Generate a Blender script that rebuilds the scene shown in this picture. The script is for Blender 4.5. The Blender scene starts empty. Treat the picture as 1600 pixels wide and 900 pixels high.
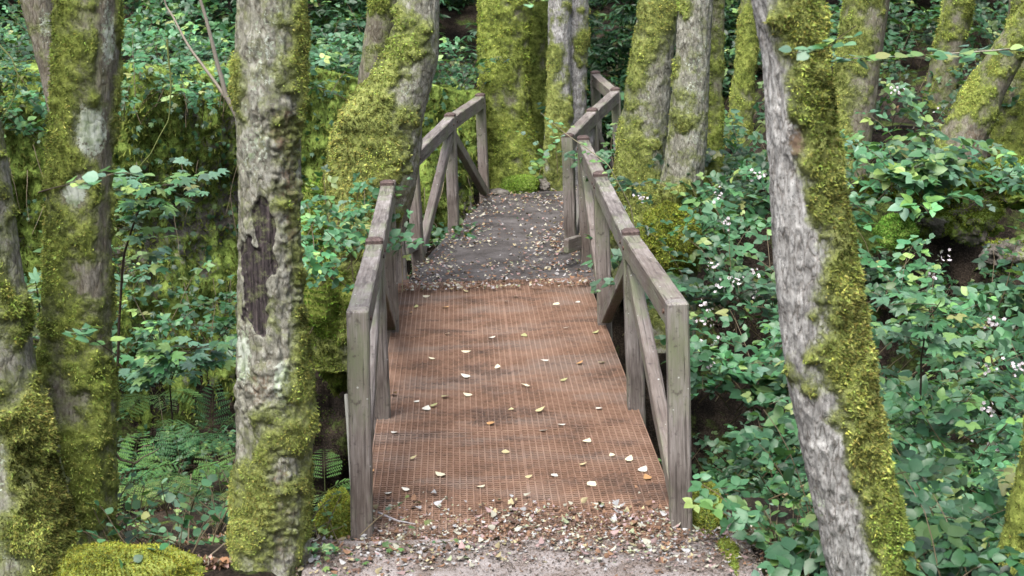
import bpy, math, random
import numpy as np
from mathutils import Matrix, Vector
pi = math.pi
S = bpy.context.scene
RG = np.random.default_rng(7)

# ------------------------------------------------------------------ camera
F, PITCH, CH, ROLL = 2600.0, 0.21, 2.748, -0.0283
cp, sp = math.cos(PITCH), math.sin(PITCH)
cr, sr = math.cos(ROLL), math.sin(ROLL)
RIGHT0 = np.array([1.0, 0, 0]); DOWN0 = np.array([0, -sp, -cp]); FWD = np.array([0, cp, -sp])
EYE = np.array([0, 0, CH])
def ray(px, py):
    u, v = px - 800, py - 450
    X, Y = cr * u + sr * v, -sr * u + cr * v
    return (RIGHT0 * X + DOWN0 * Y) / F + FWD            # unit depth along the view axis
def G(px, py, z=0.0):
    d = ray(px, py); return EYE + d * ((z - CH) / d[2])
def A(px, py, y):
    d = ray(px, py); return EYE + d * (y / d[1])
def project(P):
    P = np.asarray(P, float) - EYE
    d = P @ FWD; X = F * (P @ RIGHT0) / d; Y = F * (P @ DOWN0) / d
    return 800 + cr * X - sr * Y, 450 + sr * X + cr * Y, d
cam = bpy.data.cameras.new('camera'); co = bpy.data.objects.new('camera', cam)
S.collection.objects.link(co); S.camera = co
rx = Vector(cr * RIGHT0 - sr * DOWN0); up = -Vector(sr * RIGHT0 + cr * DOWN0); bk = -Vector(FWD)
m = Matrix((rx, up, bk)).transposed().to_4x4(); m.translation = Vector(EYE); co.matrix_world = m
cam.sensor_width = 36; cam.lens = 36 * F / 1600; cam.clip_end = 500
cam.dof.use_dof = True; cam.dof.focus_distance = 11.5; cam.dof.aperture_fstop = 6.0

# ------------------------------------------------------------------ noise
def _h(i, j, k, s):
    n = (i * 374761393 + j * 668265263 + k * 1274126177 + s * 974634777) & 0xffffffff
    n = ((n ^ (n >> 13)) * 1274126177) & 0xffffffff
    n = n ^ (n >> 16)
    return (n & 0xffff) / 65535.0
def vn(P, s=0):
    P = np.asarray(P, float); i = np.floor(P).astype(np.int64); f = P - i; f = f * f * (3 - 2 * f)
    x, y, z = i[..., 0], i[..., 1], i[..., 2]; fx, fy, fz = f[..., 0], f[..., 1], f[..., 2]
    def L(a, b, t): return a + (b - a) * t
    return L(L(L(_h(x, y, z, s), _h(x+1, y, z, s), fx), L(_h(x, y+1, z, s), _h(x+1, y+1, z, s), fx), fy),
             L(L(_h(x, y, z+1, s), _h(x+1, y, z+1, s), fx), L(_h(x, y+1, z+1, s), _h(x+1, y+1, z+1, s), fx), fy), fz) * 2 - 1
def fbm(P, s=0, o=4):
    P = np.asarray(P, float); r = 0; a = .5
    for k in range(o):
        r = r + a * vn(P, s + k * 17); P = P * 2.03; a *= .5
    return r
def sm(a, b, x):
    t = np.clip((x - a) / (b - a), 0, 1); return t * t * (3 - 2 * t)

# ------------------------------------------------------------------ mesh accumulators
class Acc:
    def __init__(s): s.V = []; s.T = []; s.C = []; s.M = []; s.n = 0
    def add(s, V, T, C, mi=0):
        V = np.asarray(V, float).reshape(-1, 3); T = np.asarray(T, int).reshape(-1, 3)
        C = np.asarray(C, float)
        if C.ndim == 1: C = np.tile(C[:3], (len(V), 1))
        s.V.append(V); s.T.append(T + s.n); s.C.append(C[:, :3]); s.M.append(np.full(len(T), mi)); s.n += len(V)
    def inst(s, tpl, pos, ax, nr, sc, col, mi=0):
        """copies of a template: y axis along ax, z axis towards nr"""
        Vt, Tt = tpl; pos = np.asarray(pos, float).reshape(-1, 3)
        if len(pos) == 0: return
        ax = np.asarray(ax, float).reshape(-1, 3); nr = np.asarray(nr, float).reshape(-1, 3)
        ax = ax / (np.linalg.norm(ax, axis=1, keepdims=True) + 1e-9)
        sd = np.cross(ax, nr); sd /= (np.linalg.norm(sd, axis=1, keepdims=True) + 1e-9); nr = np.cross(sd, ax)
        sc = np.broadcast_to(np.asarray(sc, float), (len(pos),)) if np.ndim(sc) < 2 else sc
        R = np.stack([sd, ax, nr], 1)
        V = np.einsum('vk,ikj->ivj', Vt, R) * (sc[:, None, None]) + pos[:, None, :]
        n = len(Vt); T = Tt[None] + (np.arange(len(pos)) * n)[:, None, None]
        col = np.asarray(col, float)
        if col.ndim == 1: col = np.tile(col, (len(pos), 1))
        s.add(V.reshape(-1, 3), T.reshape(-1, 3), np.repeat(col[:, :3], n, 0), mi)
    def tube(s, pts, r, col, seg=5, mi=0):
        pts = np.asarray(pts, float); n = len(pts); r = np.broadcast_to(np.asarray(r, float), (n,))
        t = np.gradient(pts, axis=0); t /= np.linalg.norm(t, axis=1, keepdims=True) + 1e-9
        ref = np.array([0.31, 0.17, 1.0]) if abs(t[0][2]) < .8 else np.array([1.0, .2, .1])
        a = np.cross(t, ref); a /= np.linalg.norm(a, axis=1, keepdims=True) + 1e-9; b = np.cross(t, a)
        th = np.arange(seg) * 2 * pi / seg
        V = pts[:, None] + r[:, None, None] * (np.cos(th)[None, :, None] * a[:, None] + np.sin(th)[None, :, None] * b[:, None])
        s.add(V.reshape(-1, 3), ringfaces(n, seg), col, mi)
    def build(s, name, mats, parent=None, origin=(0, 0, 0), smooth=True):
        V = np.concatenate(s.V) - np.asarray(origin, float); T = np.concatenate(s.T); C = np.concatenate(s.C); M = np.concatenate(s.M)
        return mesh(name, V, T, mats, parent, C=C, M=M, loc=(0, 0, 0) if parent else origin, smooth=smooth)
def ringfaces(n, seg, closed=True):
    i = np.arange(n - 1)[:, None]; j = np.arange(seg if closed else seg - 1)[None]
    a = i * seg + j; b = i * seg + (j + 1) % seg; c = a + seg; d = b + seg
    return np.concatenate([np.stack([a, b, d], -1).reshape(-1, 3), np.stack([a, d, c], -1).reshape(-1, 3)])
def mesh(name, V, T, mats, parent=None, C=None, M=None, loc=(0, 0, 0), smooth=True):
    me = bpy.data.meshes.new(name); V = np.asarray(V, np.float32); T = np.asarray(T, np.int32)
    k = T.shape[1]
    me.vertices.add(len(V)); me.vertices.foreach_set('co', V.ravel())
    me.loops.add(T.size); me.loops.foreach_set('vertex_index', T.ravel())
    me.polygons.add(len(T)); me.polygons.foreach_set('loop_start', np.arange(0, T.size, k, dtype=np.int32))
    me.update(calc_edges=True)
    for mt in (mats if isinstance(mats, (list, tuple)) else [mats]): me.materials.append(mt)
    if M is not None and len(me.materials) > 1: me.polygons.foreach_set('material_index', np.asarray(M, np.int32))
    me.polygons.foreach_set('use_smooth', np.full(len(T), smooth))
    if C is not None:
        at = me.color_attributes.new('col', 'FLOAT_COLOR', 'POINT')
        C4 = np.ones((len(V), 4), np.float32); C4[:, :C.shape[1]] = C; at.data.foreach_set('color', C4.ravel())
    o = bpy.data.objects.new(name, me); S.collection.objects.link(o); o.location = loc
    if parent: o.parent = parent
    return o
def tag(o, label=None, cat=None, group=None, kind=None):
    if label: o['label'] = label
    if cat: o['category'] = cat
    if group: o['group'] = group
    if kind: o['kind'] = kind
    return o
def empty(name, loc, label, cat, group=None):
    o = bpy.data.objects.new(name, None); S.collection.objects.link(o); o.location = loc; o.empty_display_size = .1
    return tag(o, label, cat, group)

# ------------------------------------------------------------------ materials
class NT:
    def __init__(s, name):
        s.m = bpy.data.materials.new(name); s.m.use_nodes = True; s.t = s.m.node_tree; s.t.nodes.clear()
        s.out = s.n('ShaderNodeOutputMaterial'); s.b = s.n('ShaderNodeBsdfPrincipled'); s.l(s.b.outputs[0], s.out.inputs[0])
    def n(s, t, **k):
        x = s.t.nodes.new(t)
        for a, v in k.items(): setattr(x, a, v)
        return x
    def l(s, a, b): s.t.links.new(a, b)
    def co(s, scale=(1, 1, 1)):
        tc = s.n('ShaderNodeTexCoord'); mp = s.n('ShaderNodeMapping'); mp.inputs['Scale'].default_value = scale
        s.l(tc.outputs['Object'], mp.inputs[0]); return mp.outputs[0]
    def noise(s, vec, sc, det=4, rough=.55, dist=0):
        x = s.n('ShaderNodeTexNoise'); x.inputs['Scale'].default_value = sc; x.inputs['Detail'].default_value = det
        x.inputs['Roughness'].default_value = rough; x.inputs['Distortion'].default_value = dist
        s.l(vec, x.inputs['Vector']); return x.outputs['Fac']
    def voro(s, vec, sc, feat='DISTANCE_TO_EDGE', rnd=1):
        x = s.n('ShaderNodeTexVoronoi', feature=feat); x.inputs['Scale'].default_value = sc; x.inputs['Randomness'].default_value = rnd
        s.l(vec, x.inputs['Vector']); return x.outputs['Distance'] if feat != 'COL' else x.outputs['Color']
    def ramp(s, f, stops):
        r = s.n('ShaderNodeValToRGB'); e = r.color_ramp.elements
        while len(e) < len(stops): e.new(.5)
        for q, (p, c) in zip(e, stops):
            q.position = p; q.color = (*c, 1) if len(c) == 3 else c
        s.l(f, r.inputs[0]); return r.outputs[0]
    def mix(s, f, a, b, mode='MIX'):
        x = s.n('ShaderNodeMix', data_type='RGBA', blend_type=mode)
        for v, i in ((f, 0), (a, 6), (b, 7)):
            if isinstance(v, (int, float)): x.inputs[i].default_value = v
            elif isinstance(v, tuple): x.inputs[i].default_value = (*v, 1)
            else: s.l(v, x.inputs[i])
        return x.outputs[2]
    def math(s, op, a, b=0, c=None, clamp=False):
        x = s.n('ShaderNodeMath', operation=op, use_clamp=clamp)
        for v, i in ((a, 0), (b, 1), (c, 2)):
            if v is None: continue
            if isinstance(v, (int, float)): x.inputs[i].default_value = v
            else: s.l(v, x.inputs[i])
        return x.outputs[0]
    def attr(s):
        a = s.n('ShaderNodeAttribute', attribute_name='col'); return a
    def bump(s, h, dist, st=1, prev=None):
        b = s.n('ShaderNodeBump'); b.inputs['Distance'].default_value = dist; b.inputs['Strength'].default_value = st
        s.l(h, b.inputs['Height'])
        if prev: s.l(prev, b.inputs['Normal'])
        return b.outputs[0]
    def fin(s, col, rough=.8, nrm=None, spec=.3):
        if isinstance(col, tuple): s.b.inputs['Base Color'].default_value = (*col, 1)
        else: s.l(col, s.b.inputs['Base Color'])
        if isinstance(rough, (int, float)): s.b.inputs['Roughness'].default_value = rough
        else: s.l(rough, s.b.inputs['Roughness'])
        s.b.inputs['Specular IOR Level'].default_value = spec
        if nrm: s.l(nrm, s.b.inputs['Normal'])
        return s.m

def leaf_mat(name, rough=.45, trans=.3, spec=.42, var=.35):
    t = NT(name); a = t.attr(); c = t.co()
    n1 = t.noise(c, 60, 3); v = t.math('MULTIPLY_ADD', n1, var * 2, 1 - var)
    col = t.mix(1.0, a.outputs['Color'], t.ramp(v, [(0, (0, 0, 0)), (1, (1, 1, 1))]), 'MULTIPLY')
    t.fin(col, rough, t.bump(n1, .003, .5), spec)
    if trans:
        tr = t.n('ShaderNodeBsdfTranslucent'); t.l(t.mix(.6, col, (.10, .22, .02)), tr.inputs[0])
        mx = t.n('ShaderNodeMixShader'); mx.inputs[0].default_value = trans
        t.l(t.b.outputs[0], mx.inputs[1]); t.l(tr.outputs[0], mx.inputs[2]); t.l(mx.outputs[0], t.out.inputs[0])
    return t.m
M_LEAF = leaf_mat('leaf'); M_FERN = leaf_mat('fern_leaf', .65, .35, .2); M_DRY = leaf_mat('dry_leaf', .8, .1, .25, .4); M_MOSSB = leaf_mat('moss_blade', .95, .10, .05, .3)
M_PETAL = leaf_mat('petal', .6, .3, .2, .1); M_STEM = leaf_mat('stem', .7, 0, .2, .3)

def moss_col(t, c):
    n = t.math('ADD', t.math('MULTIPLY_ADD', t.noise(c, 6, 5, .65), .5, t.math('MULTIPLY', t.noise(c, 32, 3, .6), .35)), t.math('MULTIPLY', t.noise(c, 110, 3, .6), .15))
    return t.ramp(n, [(.36, (.038, .048, .015)), (.44, (.10, .122, .033)), (.52, (.205, .24, .066)), (.61, (.35, .385, .125)), (.70, (.27, .23, .11))])
def bark_mat(name, dark, mid, light, plate=38, stretch=.28, cr_w=.10, mosstint=None, brown=(.105, .075, .052), tint=.3):
    t = NT(name); a = t.attr(); sep = t.n('ShaderNodeSeparateColor'); t.l(a.outputs['Color'], sep.inputs[0])
    c = t.co(); cs = t.co((1, 1, stretch))
    nd = t.n('ShaderNodeTexNoise'); nd.inputs['Scale'].default_value = 14; nd.inputs['Detail'].default_value = 3; t.l(cs, nd.inputs['Vector'])
    cd = t.mix(.045, cs, nd.outputs['Color'], 'ADD')
    ed = t.voro(cd, plate); fine = t.noise(cs, 110, 4, .7); big = t.noise(c, 7, 4, .6); med = t.noise(cs, 30, 5, .65)
    col = t.ramp(t.math('ADD', t.math('MULTIPLY', big, .5), t.math('MULTIPLY', med, .5)), [(.33, dark), (.5, mid), (.66, light)])
    crack = t.ramp(ed, [(0, (0, 0, 0)), (cr_w, (.75, .75, .75)), (cr_w * 2.2, (1, 1, 1))])
    gate = t.ramp(t.noise(c, 16, 3), [(.36, (0, 0, 0)), (.56, (1, 1, 1))])
    crack = t.mix(gate, (1., 1., 1.), crack)
    col = t.mix(1.0, col, t.mix(crack, (.55, .5, .46), (1., 1., 1.)), 'MULTIPLY')
    spk = t.noise(t.co((1, 1, .55)), 75, 5, .8)
    col = t.mix(t.ramp(spk, [(.40, (.85, .85, .85)), (.48, (0, 0, 0))]), col, dark)
    col = t.mix(t.ramp(spk, [(.56, (0, 0, 0)), (.66, (.7, .7, .7))]), col, light)
    col = t.mix(t.ramp(t.noise(c, 11, 5, .7), [(.5, (0, 0, 0)), (.62, (tint, tint, tint))]), col, (.15, .17, .075))
    col = t.mix(1.0, col, t.ramp(fine, [(.25, (.62, .6, .58)), (.7, (1, 1, 1))]), 'MULTIPLY')
    # brown, rough bark
    col = t.mix(t.ramp(t.math('ADD', a.outputs['Alpha'], t.math('MULTIPLY_ADD', t.noise(c, 40, 4, .7), 1.4, -1.05)), [(.35, (0, 0, 0)), (.6, (1, 1, 1))]), col, brown)
    # lichen crusts
    lf = t.math('ADD', sep.outputs[1], t.math('MULTIPLY_ADD', t.noise(c, 55, 4, .7), 1.8, -.95))
    lc = t.ramp(t.noise(c, 22, 3), [(.35, (.16, .20, .12)), (.6, (.34, .37, .32))])
    col = t.mix(t.ramp(lf, [(.5, (0, 0, 0)), (.62, (1, 1, 1))]), col, lc)
    # bare dark wood
    wv = t.ramp(t.noise(t.co((1, 1, .06)), 90, 4, .7), [(.32, (.008, .007, .007)), (.5, (.028, .023, .024)), (.72, (.085, .07, .068))])
    wf = t.ramp(t.math('ADD', sep.outputs[2], t.math('MULTIPLY_ADD', t.noise(c, 60, 4, .7), .5, -.25)), [(.45, (0, 0, 0)), (.55, (1, 1, 1))])
    col = t.mix(wf, col, wv)
    # moss
    mf = t.math('ADD', sep.outputs[0], t.math('MULTIPLY_ADD', t.noise(c, 45, 5, .75), 1.5, -.75))
    mf = t.ramp(mf, [(.30, (0, 0, 0)), (.5, (.6, .6, .6)), (.75, (1, 1, 1))])
    film = t.math('ADD', sep.outputs[0], t.math('MULTIPLY_ADD', t.noise(c, 24, 5, .75), 1.6, -.8))
    col = t.mix(t.ramp(film, [(.0, (0, 0, 0)), (.45, (.75, .75, .75))]), col, t.ramp(t.noise(c, 80, 3, .7), [(.35, (.07, .085, .03)), (.6, (.21, .24, .10))]))
    mc = moss_col(t, c)
    if mosstint: mc = t.mix(1.0, mc, mosstint, 'MULTIPLY')
    col = t.mix(mf, col, mc)
    b1 = t.bump(t.math('ADD', t.math('MULTIPLY', crack, .5), t.math('MULTIPLY', fine, .6)), .007, .8)
    b2 = t.bump(t.math('MULTIPLY', t.math('ADD', t.noise(c, 60, 5, .75), t.noise(c, 190, 2, .7)), mf), .016, .9, b1)
    return t.fin(col, .88, b2, .15)
M_GREY = bark_mat('bark_silver', (.09, .09, .088), (.26, .26, .255), (.48, .485, .48), 42, .22, .07, tint=.0)
M_GREEN = bark_mat('bark_grey_green', (.075, .075, .06), (.205, .205, .17), (.37, .375, .335), 26, .4, .07, tint=.6)
M_BROWN = bark_mat('bark_grey_brown', (.095, .085, .065), (.17, .155, .125), (.28, .27, .235), 34, .3, .1)
M_MOSSY = bark_mat('bark_under_moss', (.09, .08, .06), (.15, .14, .11), (.26, .25, .22), 34, .3, .1, (1.0, 1.05, .8))

def wood_mat():
    t = NT('weathered_wood'); c = t.co(); g = t.co((1, 1, .05)); w = t.co((1, 1, .35))
    gr = t.noise(g, 120, 4, .65, .3); big = t.noise(w, 7, 4, .6)
    info = t.n('ShaderNodeObjectInfo')
    col = t.ramp(t.math('ADD', t.math('MULTIPLY', gr, .45), t.math('MULTIPLY', big, .55)), [(.34, (.05, .042, .038)), (.45, (.115, .10, .092)), (.55, (.185, .168, .158)), (.68, (.29, .275, .268))])
    col = t.mix(t.ramp(info.outputs['Random'], [(0, (0, 0, 0)), (1, (.55, .55, .55))]), col, t.mix(.5, col, (.15, .105, .075)))
    col = t.mix(t.ramp(t.noise(w, 5.5, 5, .65), [(.46, (0, 0, 0)), (.62, (.8, .8, .8))]), col, (.13, .15, .085))
    col = t.mix(t.ramp(t.noise(c, 27, 4, .6), [(.60, (0, 0, 0)), (.70, (.7, .7, .7))]), col, (.045, .035, .033))
    col = t.mix(t.ramp(t.voro(c, 17, 'F1'), [(.07, (1, 1, 1)), (.10, (0, 0, 0))]), col, (.38, .39, .37))
    cks = t.ramp(t.noise(t.co((1, 1, .03)), 60, 2, .5), [(.33, (0, 0, 0)), (.37, (1, 1, 1))])
    col = t.mix(cks, t.mix(.55, col, (.03, .024, .02)), col)
    return t.fin(col, t.ramp(big, [(.3, (.55, .55, .55)), (.7, (.8, .8, .8))]), t.bump(t.math('ADD', gr, cks), .004, .8), .35)
M_WOOD = wood_mat()
t = NT('end_grain'); c = t.co()
M_CAP = t.fin(t.ramp(t.noise(c, 40, 4, .7), [(.35, (.035, .027, .025)), (.55, (.085, .06, .054)), (.75, (.15, .12, .112))]), .8, t.bump(t.noise(c, 120, 3), .004), .2)
t = NT('rusty_mesh'); c = t.co()
col = t.ramp(t.noise(c, 2.3, 6, .7), [(.34, (.07, .047, .036)), (.47, (.145, .085, .057)), (.64, (.215, .138, .10))])
col = t.mix(t.ramp(t.noise(t.co((1, 2.6, 1)), 1.0, 5, .6, .4), [(.50, (0, 0, 0)), (.62, (.8, .8, .8))]), col, (.17, .135, .115))
col = t.mix(t.ramp(t.noise(t.co((1.2, 2.2, 1)), 1.3, 6, .65, .3), [(.36, (.75, .75, .75)), (.46, (0, 0, 0))]), col, (.045, .034, .03))
col = t.mix(t.ramp(t.noise(c, 38, 3, .7), [(.4, (0, 0, 0)), (.75, (.55, .55, .55))]), col, (.26, .16, .115))
M_RUST = t.fin(col, .85, t.bump(t.noise(c, 160, 3), .002), .2)
t = NT('dirt_filled_plate'); c = t.co()
col = t.ramp(t.noise(c, 2.6, 6, .7), [(.36, (.025, .017, .013)), (.5, (.075, .046, .034)), (.64, (.15, .095, .07))])
M_PLATE = t.fin(col, .9, t.bump(t.noise(c, 150, 3), .003), .15)
t = NT('dark_steel'); M_STEEL = t.fin(t.ramp(t.noise(t.co(), 12, 4), [(.4, (.03, .022, .018)), (.7, (.09, .05, .035))]), .7)

def soil_mat(name, stops, gr=90, mossy=True, bd=.02):
    t = NT(name); c = t.co(); n = t.math('ADD', t.math('MULTIPLY', t.noise(c, 3.1, 6, .7), .55), t.math('MULTIPLY', t.noise(c, gr, 4, .7), .45))
    col = t.ramp(n, stops)
    if mossy:
        col = t.mix(t.ramp(t.noise(c, 2.2, 6, .7), [(.53, (0, 0, 0)), (.62, (1, 1, 1))]), col, t.mix(1.0, moss_col(t, c), (.4, .5, .4), 'MULTIPLY'))
    return t.fin(col, .92, t.bump(t.noise(c, 55, 5, .75), bd, .9), .12)
M_SOIL = soil_mat('forest_soil', [(.40, (.006, .005, .004)), (.5, (.022, .017, .013)), (.62, (.085, .064, .048))], 70, True, .04)
M_PATH = soil_mat('trodden_path', [(.36, (.05, .038, .03)), (.46, (.11, .088, .076)), (.54, (.20, .18, .175)), (.68, (.30, .28, .275))], 150, False, .008)
M_SLAB = soil_mat('dark_slab', [(.38, (.032, .028, .026)), (.5, (.068, .062, .060)), (.64, (.13, .12, .118))], 130, False, .006)
def stone_mat(name):
    t = NT(name); c = t.co(); a = t.attr(); sep = t.n('ShaderNodeSeparateColor'); t.l(a.outputs['Color'], sep.inputs[0])
    col = t.ramp(t.noise(c, 9, 5, .7), [(.35, (.05, .045, .038)), (.55, (.13, .12, .105)), (.72, (.24, .23, .21))])
    mc = t.mix(1.0, moss_col(t, c), (.75, .92, .7), 'MULTIPLY')
    f = t.ramp(t.math('ADD', sep.outputs[0], t.math('MULTIPLY_ADD', t.noise(c, 6, 6, .75), 1.6, -.8)), [(.4, (0, 0, 0)), (.58, (1, 1, 1))])
    return t.fin(t.mix(f, col, mc), .92, t.bump(t.noise(c, 50, 5, .75), .02, .9), .1)
M_STONE = stone_mat('mossy_stone')

# ------------------------------------------------------------------ leaf templates
def T_ovate(ws=(.0, .27, .36, .24, 0), ts=(0, .18, .42, .72, 1), fold=.25, curl=.18):
    V = []; T = []
    V.append((0, 0, 0))
    for k in range(1, len(ts) - 1):
        z = -curl * ts[k] ** 2
        V += [(-ws[k], ts[k], z + fold * ws[k]), (0, ts[k] - .02, z), (ws[k], ts[k], z + fold * ws[k])]
    V.append((0, 1, -curl)); e = len(V) - 1; n = len(ts) - 2
    T += [(0, 2, 1), (0, 3, 2)]
    for k in range(n - 1):
        a = 1 + 3 * k; b = a + 3
        T += [(a, a+1, b+1), (a, b+1, b), (a+1, a+2, b+2), (a+1, b+2, b+1)]
    a = 1 + 3 * (n - 1); T += [(a, a+1, e), (a+1, a+2, e)]
    return np.array(V, float), np.array(T)
OV = T_ovate(); LANCE = T_ovate((0, .10, .15, .11, 0), fold=.3, curl=.25); DRYL = T_ovate((0, .26, .36, .22, 0), fold=-.5, curl=-.25)
ROUND = T_ovate((0, .36, .47, .34, 0), fold=.12, curl=.1)
def T_lobed():
    pr = [(-150, .22), (-118, .42), (-98, .62), (-78, .50), (-66, .44), (-50, .70), (-38, .86), (-26, .66), (-17, .56), (-8, .85), (0, 1.0)]
    pr = pr + [(-a, r) for a, r in pr[::-1][1:]]
    V = [(0, .36, 0.03)]
    for a, r in pr:
        x = r * .62 * math.sin(math.radians(a)); y = .36 + r * .64 * math.cos(math.radians(a))
        V.append((x, y, -.16 * r * r + (.05 if r < .6 else 0)))
    V.append((0, .18, 0)); n = len(V)
    T = [(0, k + 1, k) for k in range(1, n - 2)] + [(0, n - 1, n - 2), (0, 1, n - 1)]
    return np.array(V, float), np.array([(a, b, c) for a, c, b in T])
LOB = T_lobed(); FLATL = T_ovate((0, .28, .38, .24, 0), fold=-.16, curl=-.12)
BLADE = (np.array([(-.5, 0, 0), (.5, 0, 0), (0, 1, .3), (-.35, 0, -.4), (.35, 0, .45), (.6, .8, -.5)]) * np.array([.28, 1, .5]), np.array([(0, 1, 2), (3, 4, 5)]))
def T_flower():
    V = []; T = []
    for k in range(5):
        a = k * 2 * pi / 5; c, s = math.cos(a), math.sin(a)
        for (u, w, z) in ((0, 0, 0), (.6, -.38, .15), (1, 0, .25), (.6, .38, .15)):
            V.append((u * c - w * s, u * s + w * c, z))
        b = 4 * k; T += [(b, b+1, b+2), (b, b+2, b+3)]
    return np.array(V), np.array(T)
FLW = T_flower()
GREENS = np.array([(.036, .108, .046), (.055, .145, .062), (.026, .082, .034), (.095, .185, .055), (.085, .165, .10), (.18, .26, .08)])
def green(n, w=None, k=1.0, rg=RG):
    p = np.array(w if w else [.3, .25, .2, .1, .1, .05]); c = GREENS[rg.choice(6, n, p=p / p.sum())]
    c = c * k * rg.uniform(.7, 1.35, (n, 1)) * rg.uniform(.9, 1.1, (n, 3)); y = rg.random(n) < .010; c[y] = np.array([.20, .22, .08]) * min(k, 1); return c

# ------------------------------------------------------------------ terrain
WP0, WP1 = np.array([-9.0, 13.0]), np.array([-0.35, 17.9])
WD = (WP1 - WP0); WL = np.linalg.norm(WD); WD = WD / WL; WN = np.array([-WD[1], WD[0]])
def tz(x, y):
    x = np.asarray(x, float); y = np.asarray(y, float)
    nb = 1.1 * sm(5.9, 1.0, y)
    z = nb + 0 * x
    # gully across the picture
    e0 = 7.75 - .35 * sm(.2, 1.5, np.abs(x)) + .25 * np.sin(x * 1.3 + 1)
    dp = 2.3 - 1.2 * sm(.8, 3.6, x) + .2 * sm(-1, -4, x)
    dn = sm(e0, e0 + 3.2, y)
    lf = sm(12.2, 16.0, y) * (1 - sm(-.9, -.2, x - (y - 14) * .12)) * 0
    upr = sm(12.4, 14.2, y - .25 * np.minimum(x, 4))
    upl = 1 - sm(-.4, -1.0, x)         # under the far walkway the ground comes up late
    up_ = np.where(x > .4, upr, sm(17.0, 18.4, y))
    mid = sm(.0, .8, x); up_ = (1 - mid) * sm(16.8, 18.2, y) + mid * upr
    z = z - dp * dn * (1 - up_) - .06 * sm(7.3, 7.6, y) * (1 - dn)
    # right bank
    z = z + up_ * (.95 * sm(1.7, 3.1, x) * sm(13.2, 14.6, y))
    # terrace behind the stone wall
    d = (x - WP0[0]) * WN[0] + (y - WP0[1]) * WN[1]; u = (x - WP0[0]) * WD[0] + (y - WP0[1]) * WD[1]
    ter = sm(.12, .35, d) * sm(WL + .2, WL - .3, u)
    z = z * (1 - ter) + ter * (1.45 - .45 * sm(6, WL, u))
    # hill behind; unseen side and rear slopes added to block low sky light
    z = z + 5.5 * sm(19.5, 30, y) + 16 * sm(30, 80, y) + 9 * sm(8, 18, np.abs(x)) + 7 * sm(-3, -14, y) - .07 * sm(1.15, 1.0, np.abs(x - .04)) * sm(7.9, 7.7, y)
    P = np.stack([x, y, 0 * x], -1)
    return z + fbm(P * .9, 3, 4) * .22 * sm(.5, 1.6, np.abs(x - .0) + .9 * (y > 19)) + fbm(P * 6, 9, 3) * .035
_gx = np.arange(-16, 16, .06); _gy = np.arange(3, 50, .06); _GX, _GY = np.meshgrid(_gx, _gy); _GZ = tz(_GX, _GY)
def tzq(x, y):
    i = np.clip(((np.asarray(x) + 16) / .06).astype(int), 0, len(_gx) - 1); j = np.clip(((np.asarray(y) - 3) / .06).astype(int), 0, len(_gy) - 1); return _GZ[j, i]
def hit(px, py, y0=5.5, y1=45, off=0):
    """where the line of sight through a photo point meets the ground"""
    px = np.atleast_1d(px).astype(float); py = np.atleast_1d(py).astype(float)
    D = np.array([ray(a, b) for a, b in zip(px, py)]); D = D / D[:, 1:2]
    Y = np.full(len(px), y1); done = np.zeros(len(px), bool)
    for y in np.arange(y0, y1, .06):
        P = EYE + D * y; below = (P[:, 2] < tzq(P[:, 0], P[:, 1]) + off) & ~done
        Y[below] = y; done |= below
    P = EYE + D * Y[:, None]; P[:, 2] = tzq(P[:, 0], P[:, 1]); return P, done
def grid(xs, ys, name, fz, mat):
    X, Y = np.meshgrid(xs, ys); Z = fz(X, Y); V = np.stack([X, Y, Z], -1).reshape(-1, 3)
    return V, ringfaces(len(ys), len(xs), False)
xs = np.concatenate([-8 - np.geomspace(.15, 70, 40)[::-1], np.arange(-8, 8, .05), 8 + np.geomspace(.15, 70, 40)])
ys = np.concatenate([np.linspace(-30, 4.5, 30), np.arange(4.6, 20, .05), 20 + np.geomspace(.06, 100, 90)])
V, T = grid(xs, ys, 'ground', tz, M_SOIL)
tag(mesh('ground', V, T, M_SOIL), kind='structure')

# ------------------------------------------------------------------ trunks
def interp_path(pts, Y, n_step):
    """pts: (px, py, width_px[, Y]) -> dense spine of centres and radii"""
    C = []; R = []
    for q in pts:
        y = q[3] if len(q) > 3 else Y
        p = A(q[0], q[1], y); d = (p - EYE) @ FWD; C.append(p); R.append(q[2] * .5 * d / F)
    C = np.array(C); R = np.array(R)
    # extend above the picture
    top = C[0] + (C[0] - C[1]) / max(1e-6, np.linalg.norm(C[0] - C[1])) * 2.2; C = np.vstack([top, C]); R = np.concatenate([[R[0] * .85], R])
    L = np.concatenate([[0], np.cumsum(np.linalg.norm(np.diff(C, axis=0), axis=1))]); 
    t = np.concatenate([np.arange(0, 1.9, .05), np.arange(1.9, L[-1], n_step)])
    out = []
    for k in range(4):
        v = np.interp(t, L, C[:, k] if k < 3 else R)
        # light smoothing
        kern = np.exp(-np.linspace(-2, 2, 21) ** 2); kern /= kern.sum(); vp = np.pad(v, 10, mode='edge') if k == 3 else np.concatenate([v[0] - (v[1] - v[0]) * np.arange(10, 0, -1), v, v[-1] + (v[-1] - v[-2]) * np.arange(1, 11)])
        out.append(np.convolve(vp, kern, 'valid'))
    return np.stack(out[:3], 1), out[3]
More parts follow.
